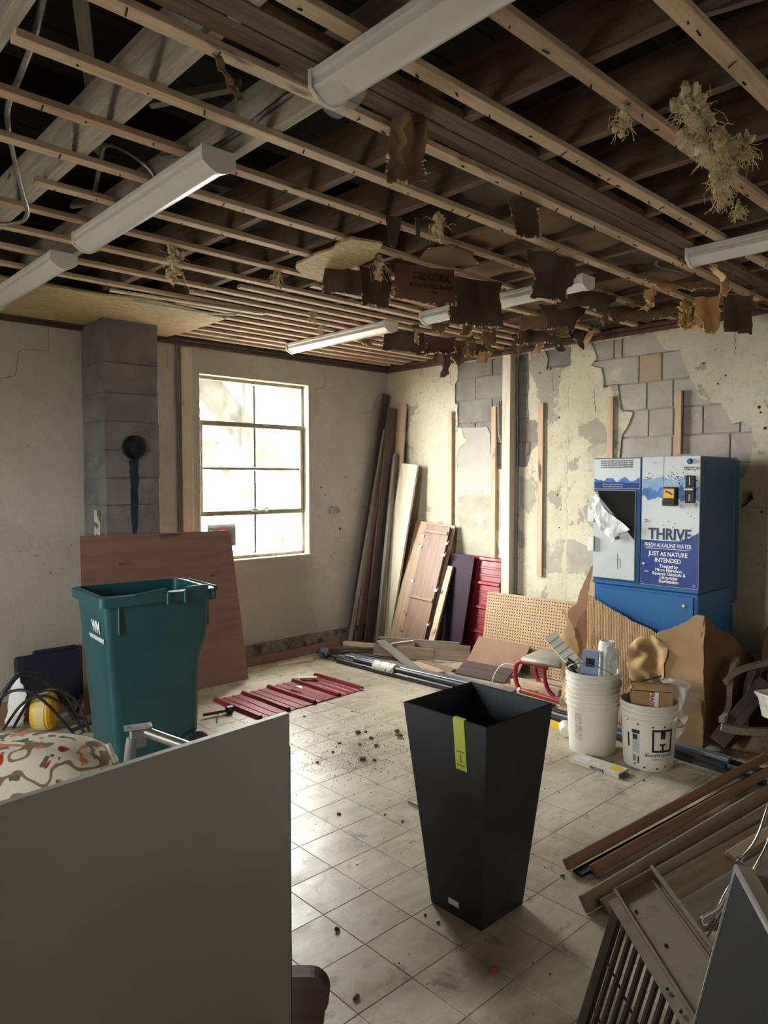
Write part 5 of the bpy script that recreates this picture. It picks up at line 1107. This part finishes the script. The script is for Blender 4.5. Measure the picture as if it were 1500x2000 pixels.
for k, (x0, x1, y0, y1, z, w, m, lb) in enumerate(((4.05, 3.96, 2.90, 1.32, .014, .035, M_blackm, 'black metal rail with a round end on the floor behind the buckets'), (4.11, 4.03, 2.88, 1.36, .014, .03, M_greym, 'bright edged grey metal rail behind the buckets'), (4.17, 4.10, 2.85, 1.30, .014, .045, M_blackm, 'wide black metal rail nearest the torn cardboard flap'), (4.03, 3.965, 2.10, 1.52, .040, .028, M_blackm, 'short black rail lying on top of the other rails'), (4.115, 4.075, 2.3, 1.54, .041, .05, M_greym, 'slate grey channel on top of the rails by the cardboard'))):
    plank('metal_rail', (x0, y0, z), (x1, y1, z), w, .026, (0, 0, 1), m, cat='rail', label=lb, group='metal rails behind the buckets', bev=.004)
for i, (x, y, dx, dy) in enumerate(((4.268, 3.11, .004, .0), (4.218, 3.10, .0, .0))):
    plank('flat_metal_bar', (x, y, .008), (x+dx, y-.3+dy, .008), .044, .015, (0, 0, 1), M_blackm, cat='slat', label=('black flat slat under the red seat frame', 'black flat slat crossing below the taupe pad')[i])
plank('spirit_level', (3.93, 2.76, .0205), (3.905, 2.52, .0205), .03, .04, (0, 0, 1), M_yellow, cat='level', label='yellow level lying left of the white buckets')
tag(part('white_bottle', MB().lathe([(.0001, 0), (.035, 0), (.04, .01), (.04, .07), (.03, .09), (.012, .1), (.012, .12), (.0001, .12)], 18, RY(80)), M_bucket, None, T(3.80, 2.41, .042) @ RZ(40), smooth=40), 'small white plastic bottle lying beside the nested buckets', 'bottle')
cable('white_wire', [(4.345, 3.42, .004), (4.335, 3.39, .10), (4.345, 3.32, .19), (4.385, 3.225, .200)], .004, M_white, 'thin white wire bent beside the red seat frame', 'wire')

# ================================================================== CHAIR PARTS RIGHT OF THE MACHINE
bc = thing('broken_chair', 'broken grey brown wooden chair frame heaped right of the buckets', 'chair', (4.42, 1.515, 0))
bc.scale = (1, .6, 1)
def ribbon(pts, w, t, mb=None):
    mb = mb or MB(); P = smooth_path(pts, 5); rings = []
    for i, p in enumerate(P):
        d = (P[min(i+1, len(P)-1)]-P[max(i-1, 0)]).normalized(); s = d.cross(V((0, 0, 1))); s = s.normalized() if s.length > .1 else V((0, 1, 0)); u = s.cross(d)
        rings.append([tuple(p+s*a*w/2+u*b*t/2) for a, b in ((-1, -1), (1, -1), (1, 1), (-1, 1))])
    return mb.loft(rings)
part('leg', ribbon([(.10, .28, .50), (.0, .26, .46), (-.10, .22, .36), (-.14, .20, .27), (-.22, .18, .235), (-.30, .16, .24)], .045, .035), M_chairwood, bc, smooth=40)
part('leg', ribbon([(.22, .20, .42), (.10, .17, .38), (.02, .14, .30), (-.04, .10, .22), (-.16, .04, .17)], .05, .03), M_chairwood, bc, smooth=40)
part('arm', ribbon([(.30, .05, .48), (.12, .12, .48), (-.05, .20, .46), (-.12, .26, .40)], .05, .028), M_chairwood, bc, smooth=40)
part('rail', ribbon([(-.30, .16, .20), (-.20, .05, .17), (-.06, -.14, .16)], .04, .04), M_chairwood, bc, smooth=40)
part('stretcher', ribbon([(.25, .25, .06), (.05, .2, .02), (-.05, .15, .018)], .04, .03), M_chairwood, bc, smooth=40)
plank('dark_plank', (4.12, 1.63, .105), (4.44, 1.49, .42), .09, .022, (-.6, -.5, .6), M_dkboard, cat='plank', label='dark flat plank leaning across the broken chair parts')
cvv = MB(); sheet(cvv, [(0, 0), (.62, .02), (.62, .12), (.45, .15), (.2, .13), (.05, .10)], step=.03, thick=.025, bend=lambda x, y: .012*math.sin(x*40)*math.sin(y*50))
tag(part('carved_panel', cvv, M_carved, None, frame((4.285, 1.62, .03), (4.285, 1.02, .03), (-.8, 0, .55)), smooth=50), 'carved brown wooden panel at the foot of the broken chair', 'carved panel')
rs = thing('low_stool', 'low stool with a round wooden seat under the white plastic tray', 'stool', (4.34, 1.22, 0))
part('seat', MB().lathe([(.0001, 0), (.17, 0), (.18, .01), (.18, .025), (.17, .03), (.0001, .032)], 30, T(0, 0, .235) @ RX(3)), M_chairwood, rs, smooth=40)
for x, y in ((.10, .10), (.11, -.08), (-.13, -.10)): part('leg', MB().tube([(x, y, 0), (x*.85, y*.85, .24)], .016, 8), M_chairwood, rs, smooth=50)
ty = thing('plastic_tray', 'off white plastic tray with papers on the chair heap', 'tray', (4.28, 1.28, .272), math.radians(-25))
tr_r = [rrect(-.10, .10, -.15, .15, .03, 0), rrect(-.115, .115, -.165, .165, .03, .10), rrect(-.13, .13, -.18, .18, .03, .13), rrect(-.125, .125, -.175, .175, .03, .135), rrect(-.11, .11, -.16, .16, .03, .10), rrect(-.095, .095, -.145, .145, .03, .008)]
part('tub', MB().loft(tr_r), M_bucket, ty, smooth=40)
pp = MB(); sheet(pp, [(0, 0), (.09, .0), (.08, .12), (.01, .11)], step=.03, thick=.0008, bend=lambda x, y: .02*math.sin(y*20)); part('paper', pp, M_inkw, ty, T(-.06, .02, .06) @ RX(50) @ RZ(30), smooth=60)
part('black_clip', MB().box((.02, -.03, .05), (.06, .03, .03), bev=.004), M_black, ty)
dk = MB(); sheet(dk, rough_outline([(0, 0), (.5, 0), (.55, .3), (.3, .42), (.05, .35)], .03, .02, 95), step=.05, thick=.004, bend=lambda x, y: .06*noise.noise(V((x*7, y*7, 4))))
tag(part('dark_cloth', dk, M_blackm, None, T(4.50, 1.36, .03) @ RZ(10) @ RX(65), smooth=60), 'dark crumpled sheet behind the broken chair parts', 'sheet')

# ================================================================== WOOD PILE AND RADIATOR COVER, RIGHT FOREGROUND
GW = 'long boards on the floor at the right'
def pile(p0, p1, w, t, m, face, label, name='long_board'): return plank(name, p0, p1, w, t, face, m, cat='board', label=label, group=GW, bev=.003)
pile((2.485, 1.572, .032), (4.20, 1.40, .066), .045, .024, M_varn, (-.1, -1, .75), 'varnished rail with a pale rounded edge, outermost of the long boards')
pile((2.535, 1.480, .026), (4.15, 1.30, .072), .045, .022, M_varn, (-.1, -1, .75), 'second slimmer varnished rail beside the outermost one')
pile((2.50, 1.531, .0055), (4.10, 1.357, .034), .05, .008, M_gloss, (0, 0, 1), 'black glossy strip lying between the two varnished rails')
pile((2.295, 1.375, .033), (3.80, 1.235, .055), .062, .026, M_brown, (-.1, -1, .7), 'brown board with a chipped end standing on edge in the pile')
pile((2.34, 1.318, .028), (3.75, 1.155, .045), .055, .02, M_chairwood, (-.1, -1, .8), 'grey brown board right behind the chipped one')
pile((2.42, 1.225, .024), (3.85, 1.035, .030), .12, .02, M_brown, (0, -.25, 1), 'wide dusty brown board lying flat in the pile')
pile((2.46, 1.09, .023), (3.85, .90, .030), .12, .02, M_weath, (0, -.2, 1), 'wide grey dusty board lying flat in the pile')
pile((2.55, .948, .025), (3.80, .765, .030), .12, .022, M_chairwood, (0, -.2, 1), 'dusty taupe board lying flat near the wire hooks')
pile((2.7, .797, .023), (3.7, .635, .028), .12, .02, M_redtrim, (0, -.2, 1), 'dark red brown board at the inner side of the pile')
pile((3.00, 1.13, .052), (3.70, 1.045, .053), .04, .02, M_pale, (0, -.3, 1), 'short pale splintered strip on top of the pile')
Lx = V((-.617, -.787, 0)).normalized(); Dz = V((-.089, .122, -.549)); Wd = V((.147, .03, .054))
gf = V((1.600, .868, .549))
Dn = Dz.normalized(); nrm = Lx.cross(Dn).normalized()
GM = Matrix(((Lx.x, -Dn.x, nrm.x, gf.x), (Lx.y, -Dn.y, nrm.y, gf.y), (Lx.z, -Dn.z, nrm.z, gf.z), (0, 0, 0, 1)))
sg_ = math.copysign(1, (GM.to_3x3().inverted() @ Wd).z)
rd = thing('radiator_cover', 'brown slatted metal radiator cover with a beige top, tilted', 'radiator cover', M=GM)
SL = Dz.length*.985
part('end_stile', MB().box((.018, -SL/2, 0), (.042, SL, .012), bev=.002), M_radbrown, rd)
for k in range(1, 15): part('slat', MB().box((.028+.036*k, -SL/2, 0), (.016, SL-.01, .008), bev=.0015), M_radbrown, rd)
part('bottom_rail', MB().box((.29, -SL+.02, -.006), (.58, .03, .008), bev=.002), M_radbrown, rd)
for y in (-.14, -.26, -.40): part('cross_rod', MB().tube([(.01, y, sg_*.012), (.57, y-.02, sg_*.012)], .003, 6), M_gloss, rd)
part('scroll_wire', MB().tube(smooth_path([(.20, -.16, sg_*.016), (.26, -.22, sg_*.016), (.24, -.30, sg_*.016), (.30, -.27, sg_*.016), (.36, -.34, sg_*.016), (.45, -.30, sg_*.016)], 6), .003, 6), M_gloss, rd)
wl = GM.to_3x3().inverted() @ Wd; wv_ = V((0, wl.y, wl.z)); wu = wv_.normalized(); wn = V((1, 0, 0)).cross(wu)
if (GM.to_3x3() @ wn).z < 0: wn = -wn
TP = Matrix(((1, wu.x, wn.x, 0), (0, wu.y, wn.y, .012), (0, wu.z, wn.z, 0), (0, 0, 0, 1)))
tp = part('top_tray', MB().box((.31, wv_.length/2, 0), (.64, wv_.length, .004)).box((.31, .004, .010), (.64, .008, .022), bev=.002).box((.31, -.012, -.004), (.64, .026, .005), bev=.001).box((.31, wv_.length, .012), (.64, .010, .034), bev=.002).box((.31, wv_.length*.86, .004), (.60, .008, .010), bev=.002).box((-.008, wv_.length/2, .010), (.008, wv_.length, .022), bev=.002), M_beige, rd, TP)
for x, y in ((.07, .02), (.20, .035), (.30, -.012), (.36, -.012)): part('screw', MB().lathe([(.004, 0), (.004, .003), (.0001, .004)], 8, T(x, y, .002)), M_radbrown, tp)
part('back_post', MB().box((.61, -.24, sg_*.14), (.02, .47, .02)), M_radbrown, rd)
# black appliance panel in the right corner
A = V((.86*1.333, .86*.491, 1.5935-.86*.6935)); ex = V((-.143, -.103, 0)).normalized(); ey = V((-.084, .008, -.261)); ey = (ey-ex*ey.dot(ex)).normalized(); ez = ex.cross(ey)
if ez.dot(V((1, -1, 0))) < 0: ez = -ez
AM = Matrix(((ex.x, ey.x, ez.x, A.x), (ex.y, ey.y, ez.y, A.y), (ex.z, ey.z, ez.z, A.z), (0, 0, 0, 1)))
ap = thing('appliance_shell', 'black metal appliance shell with a bright steel edge in the near corner', 'appliance', M=AM)
hh = (A.z-.002)/abs(ey.z)+.02
part('side_plate', MB().box((.30, hh/2-.01, .004), (.60, hh-.03, .008), bev=.002), mat('black_enamel', S(14, 14, 16), S(18, 18, 20), .5, scale=3, spec=.18), ap)
part('edge_flange', MB().box((.30, .006, .012), (.60, .012, .03), bev=.003).box((.004, hh/2-.01, .010), (.006, hh-.03, .024), bev=.002), M_steel, ap)
part('top_flange', MB().box((.30, .010, .05), (.60, .004, .07), bev=.001), mat('dull_steel', S(120, 120, 118), S(100, 100, 98), .45, .6, scale=6), ap)
for x in (.06, .12): part('slot_hole', MB().box((x, .0075, .05), (.02, .001, .012)), M_inkk, ap)
part('back_plate', MB().box((.30, hh/2-.03, .20), (.60, hh-.10, .006), bev=.002), M_beige, ap)
part('end_plate', MB().box((.596, hh/2-.03, .10), (.006, hh-.10, .20), bev=.002), M_steel, ap)
for k in range(6): part('rivet', MB().lathe([(.003, 0), (.003, .002), (.0001, .003)], 8, T(.16-.004*k, .20+.07*k, -.0005) @ RX(180)), M_white, ap)
# wire shelf hooks behind
wk = MB().tube(smooth_path([(1.86, .611, .80), (1.80, .619, .73), (1.75, .64, .685), (1.735, .632, .70), (1.75, .625, .675), (1.70, .64, .645), (1.65, .645, .615), (1.605, .66, .605), (1.600, .658, .592), (1.612, .654, .590)], 6), .0035, 6).tube(smooth_path([(1.90, .60, .80), (1.82, .60, .72), (1.74, .615, .66), (1.66, .64, .60), (1.58, .67, .50), (1.52, .70, .38)], 6), .003, 6)
wk.tube([(1.52, .70, .38), (1.45, .72, .10), (1.44, .72, .0)], .004, 6).tube([(1.90, .60, .80), (1.97, .46, .40), (1.99, .42, .0)], .004, 6)
tag(part('wire_rack', wk, M_steel, None, smooth=60), 'bent wire rack with hooks standing between boards and appliance shell', 'wire rack')
tag(part('enamel_basin', MB().lathe([(.0001, 0), (.10, .0), (.15, .05), (.17, .16), (.18, .165), (.175, .17), (.16, .165), (.14, .055), (.095, .01), (.0001, .01)], 32), M_beige, None, T(1.98, .70, .30-.165) @ RX(-14) @ RY(10), smooth=40), 'pale round basin behind the radiator cover', 'basin')
plank('basin_block', (1.86, .70, .06), (2.12, .66, .06), .16, .115, (0, 0, 1), M_brown, cat='block', label='brown wood block under the pale round basin')

# ================================================================== LEFT FOREGROUND
fp = thing('white_panel', 'large grey white panel standing upright in the foreground', 'panel', (.985, 1.375, 0), math.atan2(1.375-1.316, .985-.341))
part('sheet', MB().box((-.68, .012, .521), (1.36, .018, 1.040), bev=.001), M_panel, fp)
part('edge_band', MB().box((.0006, .012, .48), (.002, .0185, .96)), M_edge, fp)
ac = thing('floral_armchair', 'armchair with a floral upholstered back behind the grey panel', 'armchair', (.50, 2.12, 0), math.atan2(-.249, .334))
def pad(w, d, h_, c, e1=.5, e2=.35, n=20, m=40):
    pw = lambda v, e: math.copysign(abs(v)**e, v); rings = []
    for k in range(1, n):
        a = -math.pi/2+math.pi*k/n; rings.append([(c[0]+w/2*pw(math.cos(a), e1)*pw(math.cos(2*math.pi*q/m), e2), c[1]+d/2*pw(math.cos(a), e1)*pw(math.sin(2*math.pi*q/m), e2), c[2]+h_/2*pw(math.sin(a), e1)) for q in range(m)])
    return MB().loft(rings)
part('backrest', pad(.86, .24, .62, (-.06, 0, .585), .38, .5), M_floral, ac, smooth=80)
part('seat', pad(.60, .60, .20, (-.13, .40, .34), .4, .35), M_floral, ac, smooth=80)
part('piping', MB().tube(arc((.385, -.02, .62), .0, 0, 1, 1)+[], .001, 4) if False else MB().tube(smooth_path([(.365, -.05, .45), (.372, -.04, .66), (.365, -.03, .80), (.335, 0, .875)], 6), .007, 6), M_floral, ac, smooth=60)
for x in (-.36, .12):
    for y in (.02, .60): part('leg', MB().loft([[(x+sx*.018, y+sy*.018, 0) for sx, sy in ((-1, -1), (1, -1), (1, 1), (-1, 1))], [(x+sx*.028, y+sy*.028, .28) for sx, sy in ((-1, -1), (1, -1), (1, 1), (-1, 1))]]), M_varn, ac)
# curved wooden piece by the panel's edge
wp = MB(); sheet(wp, [(0, 0), (.05, 0)]+[(.05+.012*math.sin(k*.5)+.055*(k/12)**2, .02+.20*k/12) for k in range(13)]+[(.065+.05*math.cos(math.radians(a)), .285+.055*math.sin(math.radians(a))) for a in range(-40, 91, 13)]+[(0, .34)], step=0, thick=.045)
tag(part('carved_chair_leg', wp, M_browntrim, None, T(1.015, 1.455, 0) @ RZ(-43) @ RX(90)), 'curved dark wooden chair leg standing beside the edge of the grey panel', 'chair leg')
mbk = thing('metal_leg_bracket', 'silver metal tube leg with a drilled plate behind the grey panel', 'metal leg', (.975, 2.193, 0))
part('plate', MB().box((0, 0, .803), (.085, .045, .006), RZ(-20), bev=.001), M_steel, mbk)
for s in (-1, 1): part('screw_hole', MB().lathe([(.007, 0), (.0001, .0004)], 10, T(s*.024, -s*.009, .8064)), M_inkk, mbk)
part('bracket', MB().box((0, 0, .77), (.05, .04, .06), RZ(-20), bev=.004).tube(smooth_path([(-.02, 0, .77), (-.03, .0, .70), (-.035, 0, .55), (-.035, 0, .0)], 6), .018, 10), mat('grey_plastic', S(130, 132, 132), rough=.45), mbk, smooth=40)
part('tube', MB().tube([(.02, -.01, .785), (.06, -.20, .80-.02), (.10, -.42, .77)], .016, 12), M_steel, mbk, smooth=50)
# heap of cords and a yellow tool by the left wall
yt = thing('yellow_work_tool', 'yellow and black corded power tool on the floor by the left wall', 'power tool', (1.50, 4.75, 0), math.radians(20))
part('drum', MB().lathe([(.0001, -.06), (.10, -.06), (.115, -.045), (.115, .045), (.10, .06), (.0001, .06)], 26, T(0, 0, .13) @ RZ(35) @ RX(90)), M_yellow, yt, smooth=35)
part('drum_band', MB().lathe([(.118, -.03), (.12, -.03), (.12, .03), (.118, .03)], 26, T(0, 0, .13) @ RZ(35) @ RX(90)), mat('pale_plastic', S(220, 200, 140), rough=.5), yt)
part('frame_tube', MB().tube(smooth_path([(-.02, .05, .36), (.05, .02, .30), (.12, -.04, .18), (.17, -.08, .05), (.20, -.12, .02)], 6), .022, 8), M_blackm, yt, smooth=50)
part('handle_loop', MB().tube(smooth_path([(-.02, .05, .36), (-.10, .08, .38), (-.16, .10, .33), (-.22, .12, .24), (-.25, .12, .1), (-.25, .12, .0)], 6), .015, 8), M_blackm, yt, smooth=50)
part('grip', MB().tube([(.17, -.08, .05), (.27, -.02, .16)], .012, 8), M_black, yt)
for i, (dx, z) in enumerate(((0, 0), (.06, .03), (-.12, .06))): cable('power_cord', [(1.30+dx, 4.9, .02), (1.36+dx, 4.70, .22+z), (1.46+dx, 4.58, .27+z), (1.58+dx, 4.55, .16+z), (1.66+dx*.5, 4.52, .012)], .009, M_black, ('black power cord looping over the yellow tool', 'second black cord looped over the yellow drum', 'black cord loop at the back of the yellow tool')[i])
sp = MB(); sheet(sp, rough_outline([(0, 0), (.1, 0), (.13, .2), (.07, .34), (.02, .2)], .02, .008, 97), step=.03, thick=.002, bend=lambda x, y: .02*noise.noise(V((x*20, y*20, 1))))
tag(part('white_red_bag', sp, M_inkw, None, T(1.33, 4.97, .012) @ RZ(-40) @ RX(85), smooth=60), 'small white plastic bag stuck behind the yellow drum', 'bag')
plank('tan_board', (1.15, 5.10, .07), (1.52, 5.05, .07), .14, .02, (-.4, -1, .2), M_hard, cat='board', label='tan short board standing behind the yellow tool')
tl2 = MB().tube([(0, 0, .012), (.16, -.10, .012)], .011, 8).box((.2, -.125, .012), (.10, .03, .018), rot=RZ(-32), bev=.004)
tag(part('long_pliers', tl2, M_blackm, None, T(1.62, 4.62, 0) @ RZ(50)), 'dark long handled tool lying right of the yellow tool', 'tool')

# ================================================================== SMALL THINGS ON THE FLOOR
tag(part('aluminium_channel', MB().box((0, 0, .012), (.03, .18, .004)).box((-.014, 0, .008), (.002, .18, .014)).box((.014, 0, .008), (.002, .18, .014)), M_steel, None, T(2.47, 2.36, 0)), 'short aluminium channel lying behind the black planter', 'channel')
tag(part('red_scrap', MB().blob((0, 0, .008), (.014, .01, .009), 4, .3, 2), M_redbit, None, T(1.804, 1.402, 0), smooth=50), 'tiny orange red scrap in the planter shadow', 'scrap')
cr = [(2.925, 3.357, .022), (2.97, 3.34, .014), (3.063, 3.129, .026), (3.116, 3.202, .02), (2.916, 3.231, .016), (2.604, 3.217, .012), (2.66, 3.02, .020), (2.70, 2.96, .014), (2.445, 3.158, .012), (2.80, 3.2, .012), (2.86, 3.12, .016), (2.133, 2.594, .012), (2.291, 2.438, .008), (2.304, 2.334, .009), (1.858, 1.764, .007), (1.565, 1.917, .014), (2.449, 1.563, .010), (2.865, 3.843, .010), (2.72, 3.3, .012), (1.86, 1.70, .008), (1.40, 1.62, .012), (3.557, 1.782, .008)]
for i, (x, y, r) in enumerate(cr):
    tag(part('dirt_clod', MB().blob((0, 0, r*.4), (r, r*.8, r*.5), i, .5, 1), M_dirt, None, T(x, y, 0), smooth=50), 'small dark dirt clod on the tile floor', 'dirt', 'dirt clods scattered on the floor')
gr = MB(); q = random.Random(5)
for _ in range(900):
    c = q.choice(((2.75, 3.15, .28), (3.0, 3.25, .22), (2.55, 3.1, .2), (3.1, 3.6, .4), (2.4, 2.4, .9), (3.4, 2.4, .7))); x, y = q.gauss(c[0], c[2]), q.gauss(c[1], c[2]); r = 0
    if not (.3 < x < 3.85 and .4 < y < 5.1) or (2.55 < x < 3.65 and 3.95 < y < 4.62) or math.hypot(x-3.76, y-2.21) < .15 or math.hypot(x-3.80, y-1.88) < .15 or (1.9 < x < 2.2 and 1.5 < y < 1.83) or (3.44 < x < 3.62 and 1.86 < y < 2.2) or (x > 2.2 and y < 1.63): continue
    r = q.uniform(.0015, .005)
    gr.add([(x-r, y-r, 0), (x+r, y-r*.6, 0), (x+r*.3, y+r, 0), (x, y, r)], [(0, 1, 3), (1, 2, 3), (2, 0, 3)])
o = part('grit', gr, M_dirt, None); o['kind'] = 'stuff'; o['label'] = 'fine dirt and grit strewn over the tiles'; o['category'] = 'dirt'
